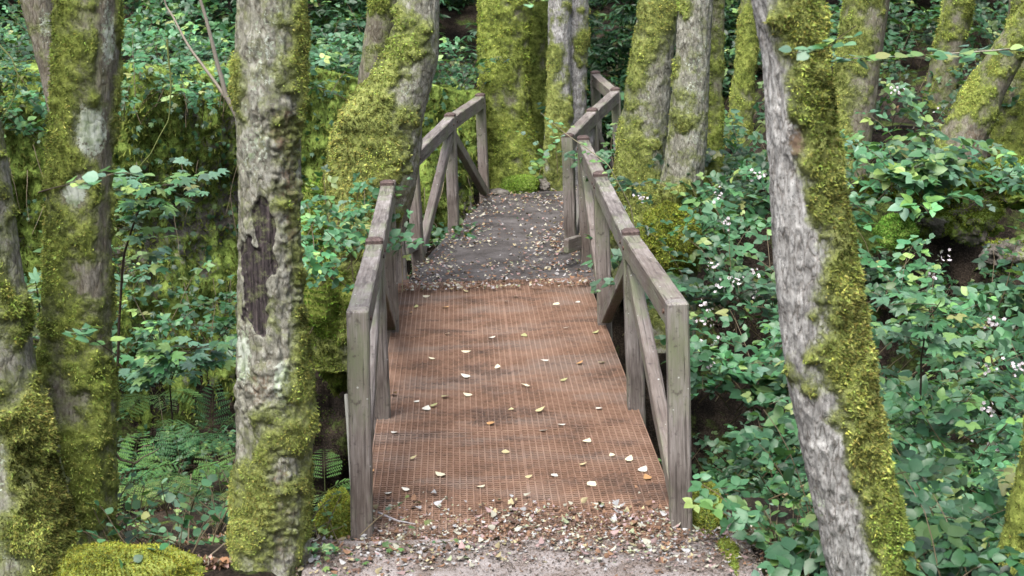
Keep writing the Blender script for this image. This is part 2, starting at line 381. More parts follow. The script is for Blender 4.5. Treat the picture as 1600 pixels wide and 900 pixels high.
def tree(label, pts, Y, mat, seed=1, moss=.5, mdir=None, mdw=.6, patches=(), step=.010, seg=110, lump=.07, crack=.006, mosst=.012, lich=.0, fuzz=9000,
         fz=.012, name='tree', cat='tree', group=None, branches=(), hue=(1, 1, 1), low=0.0, flare=0):
    C, R = interp_path(pts, Y, step); n = len(C); th = np.arange(seg) * 2 * pi / seg
    N = np.stack([np.cos(th), np.sin(th), 0 * th], 1)
    P0 = C[:, None] + R[:, None, None] * N[None]
    so = np.array([seed * 7.3, seed * 3.1, 0])
    big = fbm(P0 * np.array([2.6, 2.6, 1.7]) + so, seed, 3)
    asp = P0 * np.array([26, 26, 7]) + so
    ridg = 1 - np.abs(fbm(asp, seed + 5, 3)) * 3.2
    base = P0 + N[None] * (R[:, None, None] * lump * 2.4 * big[..., None])
    hh = (P0[..., 2] - C[-1, 2]); 
    if flare:
        fl = np.exp(-np.maximum(hh, 0) / .22) * flare * (1 + .8 * np.sin(th * 4 + seed)[None])
        base = base + N[None] * (R[:, None] * fl)[..., None]
    mm = moss - .06 + fbm(P0 * 3.0 + so + 9, seed + 2, 4) * 1.15 + fbm(P0 * 12 + so, seed + 3, 3) * .95
    if mdir is not None:
        d = np.array(mdir, float); d /= np.linalg.norm(d); mm = mm + mdw * (N @ d)[None]
    if low: mm = mm + low * np.exp(-np.maximum(hh, 0) / .5)
    li = lich + fbm(P0 * 6 + so + 30, seed + 8, 3) * .5; wo = np.zeros_like(mm); br = np.full_like(mm, .0)
    px, py, _ = project(P0.reshape(-1, 3)); px = px.reshape(mm.shape); py = py.reshape(mm.shape)
    face = sm(.15, -.2, N[:, 1])[None]
    jn = fbm(P0 * 13 + so, seed + 40, 3)
    for q in patches:
        kind, x, y, a, b, w = q
        e = np.exp(-(((px - x) / a) ** 2 + ((py - y) / b) ** 2) ** 1.5 * .7) * face
        if kind == 'm': mm = mm + e * w
        if kind == 'l': li = li + e * w
        if kind == 'b': br = br + e * w
        if kind == 'w':
            e = sm(1.25, .85, np.sqrt(np.abs((px - x) / a) ** 2.0 + np.abs((py - y) / b) ** 3.0) + jn * 1.3) * face; wo = np.maximum(wo, e * w)
    mm = mm * (1 - wo) ; mk = np.clip(mm, -.5, 1.3)
    mo = sm(.25, .75, mk); cush = np.abs(fbm(P0 * np.array([16, 16, 13]) + so, seed + 11, 3)) * 2.2
    rag = np.abs(fbm(P0 * 30 + so, seed + 60, 2))
    dis = -crack * .75 * np.clip(1 - ridg, 0, 1) * (1 - mo) * (1 - wo) * 1.4 + mosst * mo * (.35 + cush) + fbm(P0 * 40 + so, seed + 12, 2) * .003 - .020 * wo * (1.2 + .5 * fbm(P0 * np.array([40, 40, 4]), seed, 2)) + crack * 1.6 * sm(.2, .6, np.clip(br, 0, 1)) * rag * 2
    V = base + N[None] * dis[..., None]
    root = C[-1].copy(); root[2] += .05
    o = empty(name, root, label, cat, group)
    Cc = np.stack([mk, np.clip(li, 0, 1), wo, np.clip(br, 0, 1)], -1).reshape(-1, 4)
    Vf = V.reshape(-1, 3)
    mesh('trunk', Vf - root, ringfaces(n, seg)[:, ::-1], mat, o, C=Cc)
    if fuzz:
        w = (sm(.45, .95, mk) * (R[:, None] * np.linspace(.5, 1, 1))).copy(); w[py < -60] *= .05; w[:, N[:, 1] > .5] *= .25; w = w.reshape(-1)
        if w.sum() > 0:
            idx = RG.choice(len(w), fuzz, p=w / w.sum()); nn = np.tile(N, (n, 1))[idx]
            ax = nn * RG.uniform(.3, 1.0, (fuzz, 1)) + RG.normal(0, .55, (fuzz, 3)) + np.array([0, 0, -.15])
            col = np.array([.235, .268, .068]) * RG.uniform(.4, 1.45, (fuzz, 1)) * RG.uniform(.85, 1.15, (fuzz, 3)) * np.array(hue)
            cn = (fbm(Vf[idx] * 7 + so, seed + 21, 3) * 1.5 + fbm(Vf[idx] * 30 + so, seed + 22, 2) * .9)[:, None]; col = col * np.clip(1 + cn, .15, 2.2) * (1 + np.array([[.08, 0, .1]]) * fbm(Vf[idx] * 2.5 + so, seed + 23, 2)[:, None] * 3)
            ac = Acc(); ac.inst(BLADE, Vf[idx] - nn * .002 + RG.normal(0, .004, (fuzz, 3)), ax, RG.normal(0, 1, (fuzz, 3)), fz * RG.uniform(.5, 1.4, fuzz), np.clip(col, .004, 1))
            ac.build('moss', M_MOSSB, o, root)
    for (q, r0, r1, sd) in branches:
        Q = np.array(q, float); tt = np.linspace(0, 1, len(Q)); t2 = np.linspace(0, 1, 60); Q = np.stack([np.interp(t2, tt, Q[:, k]) for k in range(3)], 1)
        a = Acc(); a.tube(Q + fbm(Q * 5, sd, 3)[:, None] * .04, np.linspace(r0, r1, 60) * (1 + .2 * fbm(Q * 12, sd, 2)), (.5, .3, 0), 14); a.build('branch', mat, o, root)
    return o, C, R

yL = G(60, 895)[1]; 
tree('thick trunk at the left edge of the picture, its flared foot covered in bright moss', [(-62, 0, 100), (-55, 180, 105), (-38, 300, 108), (-26, 400, 108), (-12, 500, 112), (-8, 600, 128), (8, 700, 146), (18, 800, 172), (24, 870, 196), (24, 960, 210)], yL - .05, M_GREEN,
     3, .04, (1, -.3, 0), .25, [('m', 80, 800, 70, 150, 1.0), ('m', 20, 480, 60, 50, .6), ('m', 30, 660, 60, 40, .7), ('l', 0, 780, 40, 100, .5), ('m', 10, 720, 30, 60, -.6)], lump=.09, fuzz=14000, fz=.016, mosst=.02)
tree('mossy trunk second from the left, with white lichen spots at mid height', [(139, 0, 98), (134, 100, 97), (131, 200, 99), (127, 300, 99), (124, 400, 102), (121, 500, 104), (119, 600, 110), (120, 700, 116), (124, 800, 108), (128, 870, 112), (128, 960, 120)], yL + .35, M_MOSSY,
     5, .62, (-.6, -.5, 0), .25, [('l', 140, 205, 28, 45, 1.1), ('m', 140, 205, 24, 36, -.9), ('l', 118, 300, 20, 25, 1.2), ('m', 118, 300, 18, 22, -.9), ('l', 168, 60, 12, 80, .6), ('m', 168, 90, 12, 130, -.8), ('m', 166, 300, 10, 90, -.5)], fuzz=16000, fz=.014, mosst=.016)
tree('pale flaking trunk with a long dark hollow of bare wood in its bark', [(424, 0, 108), (420, 100, 108), (419, 155, 114), (419, 200, 106), (420, 300, 100), (421, 400, 101), (425, 500, 105), (431, 600, 118), (433, 650, 126), (429, 700, 120), (426, 800, 124), (424, 890, 132), (424, 980, 136)], yL + .02, M_GREEN,
     8, -.12, (.7, -.2, 0), .35, [('w', 403, 440, 24, 84, 1.0), ('w', 405, 345, 13, 50, 1.0), ('w', 414, 385, 17, 45, 1.0), ('b', 430, 590, 34, 60, .6), ('l', 440, 595, 15, 34, 1.0), ('l', 382, 560, 12, 50, .8), ('b', 450, 250, 24, 130, .72), ('b', 420, 200, 40, 30, .5), ('m', 365, 150, 16, 45, 1.1), ('m', 365, 60, 12, 80, .8), ('m', 470, 60, 14, 80, .7),
     ('m', 390, 780, 40, 130, .95), ('m', 470, 470, 16, 90, .7), ('m', 455, 660, 50, 60, .8), ('b', 440, 800, 30, 110, .8), ('b', 385, 620, 30, 50, .5), ('m', 400, 560, 60, 60, -.5), ('l', 420, 60, 40, 90, .5), ('l', 395, 230, 26, 50, .3), ('b', 460, 420, 16, 130, .55)],
     step=.007, seg=150, lump=.07, crack=.013, fuzz=12000, lich=.05, low=.35)
tree('leaning silver trunk in the right foreground with thick moss down its right side', [(1222, 0, 103), (1237, 100, 98), (1247, 200, 103), (1256, 300, 110), (1270, 400, 122), (1280, 500, 127), (1293, 600, 127), (1314, 700, 128), (1338, 800, 132), (1362, 900, 134), (1380, 1000, 138)], 6.2, M_GREY,
     12, .05, (.95, -.25, 0), 1.05, [('m', 1330, 400, 40, 90, .6), ('m', 1290, 200, 30, 90, .5), ('m', 1345, 520, 40, 90, .6), ('m', 1370, 700, 45, 90, .5), ('m', 1400, 830, 40, 90, .5), ('m', 1215, 60, 26, 60, .5), ('m', 1260, 170, 40, 120, .5), ('m', 1245, 600, 30, 40, .5), ('m', 1225, 540, 16, 60, .9), ('m', 1270, 580, 46, 60, .45), ('m', 1235, 350, 20, 80, -.6), ('m', 1250, 430, 30, 80, -.5), ('l', 1275, 780, 20, 60, .4), ('m', 1290, 100, 12, 90, .3), ('m', 1262, 225, 26, 26, -.5), ('b', 1262, 225, 34, 34, 1.2)],
     step=.007, seg=150, fuzz=26000, fz=.015, mosst=.022, crack=.010, lump=.06)
tree('mossy trunk cut off by the lower right corner', [(1650, 600, 70), (1648, 700, 90), (1640, 800, 120), (1632, 900, 134), (1630, 980, 140)], 6.4, M_MOSSY, 14, .9, fuzz=5000)
# middle distance
yM = 12.3
tree('forked trunk swelling into a mossy shoulder beside the left handrail', [(657, 0, 68), (650, 50, 76), (640, 100, 92), (612, 150, 122), (594, 200, 132), (588, 250, 134), (580, 320, 130), (566, 400, 120), (545, 500, 110), (538, 570, 100)], yM, M_GREEN,
     17, .05, (-.8, -.3, 0), .55, [('m', 570, 170, 40, 50, 1.0), ('m', 560, 240, 60, 40, .9), ('m', 560, 400, 60, 150, .8), ('m', 650, 190, 30, 40, .5), ('l', 640, 100, 30, 90, .25), ('m', 655, 60, 40, 60, .3), ('m', 620, 260, 40, 30, .6), ('b', 640, 120, 20, 90, .5), ('b', 630, 210, 20, 30, .5)], step=.014, seg=100, lump=.10, fuzz=13000, fz=.02, mosst=.03, crack=.01)
tree('slim mossy stem rising behind the mossy shoulder of the forked trunk', [(606, 0, 62), (592, 60, 52), (580, 130, 44), (578, 220, 44), (578, 330, 50)], yM + .5, M_MOSSY, 19, .45, step=.02, seg=60, fuzz=3000, fz=.02)
yF = 18.3
tree('broad column of a trunk wrapped wholly in moss where the path ends', [(791, 0, 82), (787, 100, 76), (791, 200, 78), (800, 250, 84), (806, 285, 100), (806, 330, 110)], yF, M_MOSSY, 21, 1.05, flare=.10, step=.02, seg=90, fuzz=14000, fz=.022, mosst=.02, lump=.05, hue=(.95, 1, .8))
tree('dark mossy trunk squeezed between the moss column and the grey twin trunk', [(840, 0, 40), (838, 100, 36), (838, 200, 36), (838, 290, 40)], yF + .8, M_MOSSY, 22, 1.0, step=.025, seg=60, fuzz=4000, fz=.02, hue=(.8, .95, .9))
o, _, _ = tree('grey trunk with moss round its foot, just left of the far handrail', [(874, 0, 40), (874, 100, 38), (873, 200, 44), (872, 260, 46), (872, 310, 48)], yF - .3, M_GREY, 23, .0, None, .5, [('m', 866, 90, 14, 16, 1.0), ('m', 868, 210, 22, 60, 1.2), ('m', 858, 100, 6, 150, .5)], step=.02, seg=60, fuzz=2500, fz=.018, crack=.012, low=.6)
tree('thin grey trunk grown against the right side of a thicker grey one', [(899, 0, 42), (898, 100, 42), (896, 180, 40), (893, 260, 40), (892, 300, 42)], yF - .1, M_GREY, 24, -.1, (1, 0, 0), .6, [('m', 905, 90, 10, 30, .8)], step=.02, seg=50, fuzz=1200, fz=.018, crack=.012)
tree('knobbly lichened trunk leaning right just behind the right handrail', [(1034, 0, 66), (1019, 100, 66), (1007, 200, 76), (1000, 300, 88), (998, 360, 92), (996, 450, 100)], 13.9, M_GREEN, 27, .28, (-.4, -.2, 0), .3, [('m', 1035, 20, 20, 30, .7), ('m', 1010, 75, 20, 30, .6), ('m', 1000, 330, 50, 50, .9), ('b', 1000, 220, 20, 70, .5), ('m', 975, 260, 14, 60, .6), ('l', 1000, 140, 30, 60, .4)], step=.014, seg=90, lump=.08, fuzz=6000, fz=.018, crack=.010)
tree('lichened trunk with scaly bark and a mossy foot reaching towards the handrail', [(1088, 0, 57), (1083, 100, 58), (1075, 200, 62), (1066, 280, 70), (1056, 340, 84), (1044, 390, 92), (1040, 440, 100), (1036, 540, 110)], 12.9, M_GREEN, 29, .08, (-.3, 0, 0), .25, [('m', 1070, 15, 20, 20, .7), ('m', 1070, 242, 50, 14, .5), ('m', 1050, 345, 60, 50, 1.2), ('m', 1035, 420, 60, 60, 1.0), ('l', 1085, 120, 30, 120, .5), ('b', 1055, 330, 12, 60, .4)], step=.012, seg=100, lump=.09, fuzz=9000, fz=.018, crack=.012)
tree('narrow dark mossy trunk close behind the scaly trunk', [(1120, 0, 26), (1117, 100, 26), (1114, 200, 28), (1110, 300, 32), (1108, 360, 34)], 14.4, M_MOSSY, 31, .8, step=.02, seg=50, fuzz=4000, fz=.018, hue=(.85, .9, .8))
tree('short stretch of far mossy trunk above the bramble flowers', [(1173, 0, 32), (1168, 60, 32), (1162, 120, 34), (1158, 180, 38), (1156, 230, 40)], 17.5, M_MOSSY, 33, .75, step=.025, seg=50, fuzz=3000, fz=.02)
tree('mossy trunk leaning right behind the silver foreground trunk', [(1356, 0, 72), (1341, 100, 70), (1329, 200, 68), (1323, 260, 72), (1320, 320, 80)], 14.6, M_BROWN, 35, .5, (-.8, -.2, 0), .5, [('l', 1350, 60, 20, 80, .4), ('m', 1300, 160, 14, 100, .5), ('b', 1345, 130, 18, 80, .5)], step=.016, seg=90, fuzz=7000, fz=.018)
tree('mossy trunk standing between the two leaning trunks at the upper right', [(1499, 0, 48), (1486, 60, 48), (1474, 120, 48), (1462, 190, 48), (1455, 260, 52)], 16.2, M_MOSSY, 37, .7, step=.02, seg=60, fuzz=4500, fz=.02)
tree('strongly leaning mossy trunk running up to the right edge', [(1640, -20, 56), (1600, 40, 58), (1562, 100, 60), (1528, 160, 66), (1502, 215, 80), (1492, 270, 96), (1490, 330, 105)], 14.2, M_MOSSY, 39, .55, (-.5, -.2, .0), .35, [('m', 1520, 240, 30, 50, -.7), ('b', 1520, 230, 30, 50, .8)], step=.014, seg=90, fuzz=8000, fz=.018, lump=.1)
tree('upright mossy trunk behind the strongly leaning one at the right edge', [(1602, 0, 50), (1598, 100, 54), (1584, 180, 62), (1572, 240, 74), (1566, 300, 84)], 14.9, M_MOSSY, 41, .6, step=.018, seg=70, fuzz=4500, fz=.018)
tree('grey trunk leaning left behind the trunk with white lichen spots', [(58, 0, 54), (70, 60, 46), (84, 120, 40), (100, 200, 38), (112, 300, 40), (118, 420, 44)], 10.5, M_BROWN, 43, -.05, (-.6, 0, 0), .3, [('l', 72, 50, 12, 40, .7)], step=.016, seg=60, fuzz=1500)
for (x, y, d, w, l) in ((940, 0, 27, 22, 'far dark trunk above the end of the far handrail'), (500, 0, 24, 26, 'far dark trunk between the pale flaking trunk and the forked trunk'), (1420, 0, 24, 26, 'far dark trunk in the shade between two mossy trunks at upper right')):
    tree(l, [(x, -10, w), (x - 6, 60, w), (x - 10, 140, w), (x - 12, 260, w + 4)], d, M_BROWN, 50 + x, .1, step=.04, seg=30, fuzz=0)

# ------------------------------------------------------------------ footbridge
def beam(name, p0, p1, w, h, parent, root, mat=M_WOOD, upv=(0, 0, 1), ch=.007, cap=0, label=None, mats=None):
    """squared timber with worn edges: local z runs along it"""
    p0 = np.array(p0, float); p1 = np.array(p1, float); L = np.linalg.norm(p1 - p0); z = (p1 - p0) / L
    u = np.array(upv, float); x = np.cross(u, z); x /= np.linalg.norm(x); y = np.cross(z, x)
    prof = []
    for (sx, sy) in ((1, -1), (1, 1), (-1, 1), (-1, -1)):
        cx, cy = sx * w / 2, sy * h / 2
        a = (cx - sx * ch, cy); b = (cx, cy - sy * ch)
        prof += ([a, b] if sx * sy < 0 else [b, a])
    prof = np.array(prof)[::-1]; k = len(prof)
    n = max(4, int(L / .08)); zs = np.concatenate([[0, ch], np.linspace(ch * 2, L - ch * 2 - cap, n), [L - ch - cap, L - cap] if not cap else [L - cap, L - cap * .45, L]])
    rows = []
    for i, q in enumerate(zs):
        s = 1.0
        if q <= 0 or (q >= L - 1e-6): s = 1 - 2.4 * ch / max(w, h) * (2.2 if cap and q > L - .001 else 1)
        jx, jy = RG.normal(0, .0011, 2)
        rows.append(np.column_stack([prof[:, 0] * s + jx, prof[:, 1] * s + jy, np.full(k, q)]))
    V = np.concatenate(rows); T = list(map(tuple, ringfaces(len(zs), k)))
    c0 = len(V); V = np.vstack([V, [0, 0, 0], [0, 0, L]])
    e = (len(zs) - 1) * k
    for j in range(k):
        T.append((c0, (j + 1) % k, j)); T.append((c0 + 1, e + j, e + (j + 1) % k))
    T = np.array(T); M = (V[T].mean(1)[:, 2] > L - cap - 1e-4).astype(int) if cap else None
    o = mesh(name, V, T, [mat, M_CAP] if cap else mat, parent, M=M, smooth=False)
    mt = Matrix(((x[0], y[0], z[0], p0[0] - root[0]), (x[1], y[1], z[1], p0[1] - root[1]), (x[2], y[2], z[2], p0[2] - root[2]), (0, 0, 0, 1)))
    o.matrix_local = mt
    if label: o['label'] = label
    return o
def onplane(px, py, y): return A(px, py, y)
# near railing posts: base photo point (centre), top photo point (centre)
nearL = [((563, 836), (559, 482)), ((597, 650), (585, 374)), ((612, 516), (605, 284)), ((628, 430), (616, 252))]
nearR = [((1065, 820), (1058, 470)), ((996, 636), (985, 360)), ((946, 505), (938, 270)), ((917, 413), (911, 214))]
farL = [((655, 410), (643, 236)), ((709, 357), (703, 178)), ((758, 306), (750, 147))]
farR = [((893, 392), (887, 208)), ((931, 345), (925, 170)), ((972, 305), (961, 138)), ((935, 280), (930, 112))]
def posts(lst, bz=0.0):
    out = []
    for (b, t_) in lst:
        B = G(*b, bz); out.append((B, A(*t_, B[1])))
    return out
PL, PR, FL, FR = posts(nearL), posts(nearR), posts(farL), posts(farR)
d0 = (PL[2][0] - PL[0][0]); bd = d0[:2] / np.linalg.norm(d0[:2]); bd = np.array([-.0283, 1]); bd /= np.linalg.norm(bd)
pr = np.array([bd[1], -bd[0]])
BR = np.array([*(PL[0][0][:2] + PR[0][0][:2]) / 2, 0.0])
bridge = empty('footbridge', BR, 'wooden railed footbridge with a rusty mesh deck crossing the gully', 'bridge')
W = .1
def railing(P, parent, root, side, braces, railw=.098, railh=.125, first_cap=0, stub=True):
    n = len(P)
    for i, (b, t_) in enumerate(P):
        nx = P[min(i + 1, n - 1)]; pv = P[max(i - 1, 0)]; dr = nx[0] - pv[0]; dr = dr / np.linalg.norm(dr)
        beam('post', b - np.array([0, 0, .35]), t_ + np.array([0, 0, .012 if i else 0]), W, W, parent, root, upv=dr, ch=.009, cap=.032 if i or first_cap else 0)
    for i in range(n - 1):
        a, b = P[i][1].copy(), P[i + 1][1].copy()
        dr = (b - a) / np.linalg.norm(b - a)
        a[2] -= railh / 2 + (.004 if i == 0 and not first_cap else .022); b[2] -= railh / 2 + .022
        beam('handrail', a + dr * (W / 2 + .001), b - dr * (W / 2 + .001), railw, railh, parent, root)
        for (e0, sg) in ((a, 1), (b, -1)):
            c0 = e0 + dr * sg * (W / 2 + .045); sdv = np.cross(dr, [0, 0, 1]); sdv /= np.linalg.norm(sdv); bo = Acc()
            bo.tube([c0 - sdv * side * (railw / 2 - .004), c0 - sdv * side * (railw / 2 + .008)], [.013, .011], (.3, .3, .3), 8); bo.build('bolt', M_STEEL, parent, root)
        # diagonal brace: lower end at post i or i+1
        lo, hi = (i, i + 1) if braces[i] == '/' else (i + 1, i)
        if braces[i] == ' ': continue
        pa = P[lo][0].copy(); pb = P[hi][1].copy(); q = (pb - pa) * np.array([1, 1, 0]); q /= np.linalg.norm(q)
        pa = pa + q * (W / 2 + .03) + np.array([0, 0, .07]); pb = pb - q * (W / 2 + .03) - np.array([0, 0, railh + .09])
        beam('brace', pa, pb, .07, .10, parent, root)
# build the left/right railings of the near span
railing(PL, bridge, BR, -1, '/\\/')
railing(PR, bridge, BR, 1, '/\\/')
# a post of timber ending each near handrail, darker sole board and steel edge beams
Ln = PL[3][0][1] - PL[0][0][1]
y0n, y1n = 7.42, G(780, 437)[1]
def bp(u, v, z=0.0):                      # u across (0 left edge of the deck .. 1 right), v along the bridge in metres
    c = BR[:2] + bd * (v) ; q = c + pr * u; return np.array([q[0], q[1], z])
DW = np.linalg.norm((PR[0][0] - PL[0][0])[:2]) / 2 + .01
v0 = .10; v1 = y1n - BR[1]
print('deck', v0, v1, DW, [round(float(p[0][1]), 2) for p in PL + PR + FL + FR], [round(float(p[1][2]), 2) for p in PL + PR + FL + FR])
# mesh deck panels with real bars
def box(acc, c, hx, hy, hz, ax, ay, col=(1, 1, 1), mi=0):
    az = np.cross(ax, ay); V = [c + sx * hx * ax + sy * hy * ay + sz * hz * az for sz in (-1, 1) for sy in (-1, 1) for sx in (-1, 1)]
    acc.add(V, [(0, 2, 3), (0, 3, 1), (4, 5, 7), (4, 7, 6), (0, 1, 5), (0, 5, 4), (2, 6, 7), (2, 7, 3), (0, 4, 6), (0, 6, 2), (1, 3, 7), (1, 7, 5)], col, mi)
ax3 = np.array([*pr, 0]); ay3 = np.array([*bd, 0])
vs = [v0 - .35, .72, 1.62, G(780, 520)[1] - BR[1], v1]
us = [-DW, .06, DW]
for i in range(len(vs) - 1):
    for j in range(2):
        a = Acc(); ua, ub, va, vb = us[j] + .0012, us[j + 1] - .0012, vs[i] + .0025, vs[i + 1] - .0025
        um, vm = (ua + ub) / 2, (va + vb) / 2; dz = RG.uniform(-.002, .002)
        box(a, bp(um, vm, -.021 + dz), (ub - ua) / 2, (vb - va) / 2, .004, ax3, ay3, mi=1)
        nx_ = int((ub - ua) / .034); ny_ = int((vb - va) / .030)
        for k in range(nx_ + 1):
            u = ua + .003 + (ub - ua - .006) * k / nx_; box(a, bp(u, vm, -.006 + dz + RG.normal(0, .0010)), .0036, (vb - va) / 2, .0062, ax3, ay3)
        for k in range(ny_ + 1):
            v = va + .003 + (vb - va - .006) * k / ny_; box(a, bp(um, v, -.0095 + dz), (ub - ua) / 2, .0046, .0060, ax3, ay3)
        a.build('deck_panel', [M_RUST, M_PLATE], bridge, BR, smooth=False)
for sgn in (-1, 1):
    a = Acc(); box(a, bp(sgn * (DW - .05), (v0 + v1) / 2, -.14), .03, (v1 - v0) / 2 + .3, .11, ax3, ay3); a.build('edge_beam', M_STEEL, bridge, BR, smooth=False)
beam('stub_rail', *(lambda p, q: (p + np.array([0, .08, 0]), q))(G(632, 392, .17), G(655, 378, .17)), .07, .1, bridge, BR)

# far walkway (structure) and its railings
fa = G(636, 441); fb = G(934, 430); 
V = []; 
pathL = [G(622, 460), G(655, 412), G(712, 355), G(768, 302), G(800, 287), G(812, 268)]
pathR = [G(952, 448), G(915, 405), G(905, 380), G(912, 330), G(925, 290), G(915, 262)]
n = 140; mcol = 90
tt = np.linspace(0, 1, n); ti = np.linspace(0, 1, 6)
Lp = np.stack([np.interp(tt, ti, [p[k] for p in pathL]) for k in range(3)], 1); Rp = np.stack([np.interp(tt, ti, [p[k] for p in pathR]) for k in range(3)], 1)
s_ = np.linspace(0, 1, mcol)
X = Lp[:, None] * (1 - s_)[None, :, None] + Rp[:, None] * s_[None, :, None]
X[..., 2] = .008 + fbm(X * 3, 5, 4) * .02; X[:, 0, 2] = X[:, -1, 2] = -.16
X[:, 0] = X[:, 1]; X[:, -1] = X[:, -2]; X[:, 0, 2] = X[:, -1, 2] = -.18; X[..., 2] = np.where((X[..., 1] - BR[1]) < v1 + .03, np.minimum(X[..., 2], -.05), X[..., 2])
tag(mesh('path', X.reshape(-1, 3), ringfaces(n, mcol, False)[:, ::-1], M_SLAB), kind='structure')
# near trodden path
n, mc_ = 110, 130
xx = np.linspace(-.98, 1.06, mc_); yy = np.linspace(4.6, 7.62, n); XX, YY = np.meshgrid(xx, yy)
XX = XX - .03 * 0; P = np.stack([XX, YY, 0 * XX], -1)
ZZ = 1.1 * sm(5.9, 1.0, YY) + .012 + fbm(P * 2.5, 6, 4) * .03; ZZ = ZZ * sm(7.62, 7.3, YY) - .045 * sm(7.25, 7.4, YY) ; ZZ[:, 0] = ZZ[:, -1] = -.5; ZZ[-1] = -.5
XX[:, 0] = XX[:, 1]; XX[:, -1] = XX[:, -2]
tag(mesh('path', np.stack([XX, YY, ZZ], -1).reshape(-1, 3), ringfaces(n, mc_, False), M_PATH), kind='structure')
def path_z(x, y): return 1.1 * sm(5.9, 1.0, y) + .012 + fbm(np.stack([x, y, 0 * x], -1) * 2.5, 6, 4) * .03

rl = empty('railing', FL[0][0], 'grey timber railing on the left of the far walkway', 'railing')
railing(FL, rl, FL[0][0], -1, '/\\', first_cap=1)
rr = empty('railing', FR[0][0], 'grey timber railing on the right of the far walkway, kinked at its far end', 'railing')
railing(FR, rr, FR[0][0], 1, '/\\ ', first_cap=1)
beam('toe_board', G(884, 385, .2), G(905, 378, .2), .05, .12, rr, FR[0][0])

# ------------------------------------------------------------------ stone wall on the left, boulders and mossy lumps
def stones_depth(u, v, s=0):
    """rounded courses: returns relief (0 in the joints .. 1)"""
    v = v + .05 * fbm(np.stack([u * 1.2, v, 0 * u], -1), s, 2)
    rh = .27; r = np.floor(v / rh); fv = v / rh - r; bw = .42 + .16 * (_h(r.astype(int), 0, 1, s) - .5)
    uu = u / bw + _h(r.astype(int), 3, 1, s) + .18 * fbm(np.stack([u, v, 0 * u], -1) * 2, s + 3, 2); k = np.floor(uu); fu = uu - k
    hh = _h(r.astype(int), k.astype(int), 5, s)
    e = np.minimum(np.minimum(fu, 1 - fu) * bw, np.minimum(fv, 1 - fv) * rh)
    return sm(.0, .055, e) * (.55 + .45 * hh)
nu, nv = 420, 150
U, Vv = np.meshgrid(np.linspace(0, WL, nu), np.linspace(0, 1, nv))
topz = 1.62 - .5 * sm(6, WL, U) + .16 * fbm(np.stack([U * .9, 0 * U, 0 * U], -1), 4, 3); Z = -2.3 + (topz + 2.3) * np.minimum(Vv / .93, 1)
ST = fbm(np.stack([U * 9, Z * .9, 0 * U], -1), 55, 3)
rel = stones_depth(U + .35 * fbm(np.stack([U, Z, 0 * U], -1) * 1.7, 91, 2), Z + 3 + .4 * fbm(np.stack([U, Z, 0 * U], -1) * 1.1, 92, 2), 2) * .07 * (1 - sm(2.0, 3.5, U) * .6) + ST * .12 + fbm(np.stack([U * 3, Z * 3, 0 * U], -1), 6, 4) * .14 + fbm(np.stack([U * .7, Z * .7, 0 * U], -1), 16, 2) * .3
back = np.clip((Vv - .93) / .07, 0, 1) * .6
XY = WP0[None, None] + U[..., None] * WD + (-(rel + .04) + back - .12 * (Z - 1))[..., None] * WN
WV = np.concatenate([XY, (Z + back * .05)[..., None]], -1).reshape(-1, 3)
mk = (.55 + .5 * fbm(WV * 1.1, 31, 3) + .25 * sm(-1.5, 1.5, WV[:, 2]))[:, None] * np.ones((1, 3))
wall = tag(mesh('stone_wall', WV, ringfaces(nv, nu, False), M_STONE, C=mk), 'old dry stone wall cloaked in dark green moss, behind the trees at left', 'wall')
WNRM = np.array([-WN[0], -WN[1], .1])

def lump(name, label, cat, c, r, seed, mat=M_STONE, moss=.9, fuzz=6000, fz=.015, rough=.25, hue=(1, 1, 1), sub=64, mcol=(.205, .235, .045)):
    a_, b_ = np.meshgrid(np.linspace(0, 2 * pi, sub * 2, endpoint=False), np.linspace(.02, pi - .02, sub))
    D = np.stack([np.cos(a_) * np.sin(b_), np.sin(a_) * np.sin(b_), np.cos(b_)], -1)
    k = 1 + rough * fbm(D * 1.7 + seed, seed, 3) * 1.6 + rough * .35 * np.abs(fbm(D * 7 + seed, seed + 1, 3)) + .05 * fbm(D * 24, seed, 2)
    V = (D * k[..., None] * np.array(r)).reshape(-1, 3) ; c = np.array(c, float)
    mk = (moss + .5 * fbm(V * 4 + seed, seed + 4, 3))[:, None] * np.array([[1, 1, 1]])
    o = mesh(name, V, ringfaces(sub, sub * 2), mat, None, C=mk if mat is M_STONE else np.concatenate([mk[:, :1], mk * 0], 1), loc=c)
    tag(o, label, cat)
    if fuzz:
        nrm = D.reshape(-1, 3) / np.array(r); nrm /= np.linalg.norm(nrm, axis=1, keepdims=True)
        w = sm(.3, .8, mk[:, 0]) * (nrm[:, 2] + 1.1) * (1.3 - nrm[:, 1]) * np.sin(b_).reshape(-1); w = np.clip(w, 0, None); idx = RG.choice(len(w), fuzz, p=w / w.sum())
        nn = nrm[idx]; ax = nn * .6 + RG.normal(0, .5, (fuzz, 3)) + np.array([0, 0, -.1])
        col = np.array(mcol) * RG.uniform(.4, 1.45, (fuzz, 1)) * RG.uniform(.85, 1.15, (fuzz, 3)) * np.array(hue) * (1 + .8 * fbm(V[idx] * 6, seed + 9, 2)[:, None])
        ac = Acc(); ac.inst(BLADE, V[idx], ax, RG.normal(0, 1, (fuzz, 3)), fz * RG.uniform(.5, 1.4, fuzz), np.clip(col, .004, 1)); ac.build('moss', M_MOSSB, o)
        bpy.context.view_layer.update()
    return o
lump('mossy_log', 'low moss cushioned log lying across the bottom left corner', 'log', G(168, 915) + np.array([0, .02, .0]), (.44, .15, .17), 3, M_MOSSY, fuzz=16000, fz=.013, hue=(1.15, 1.05, .9))
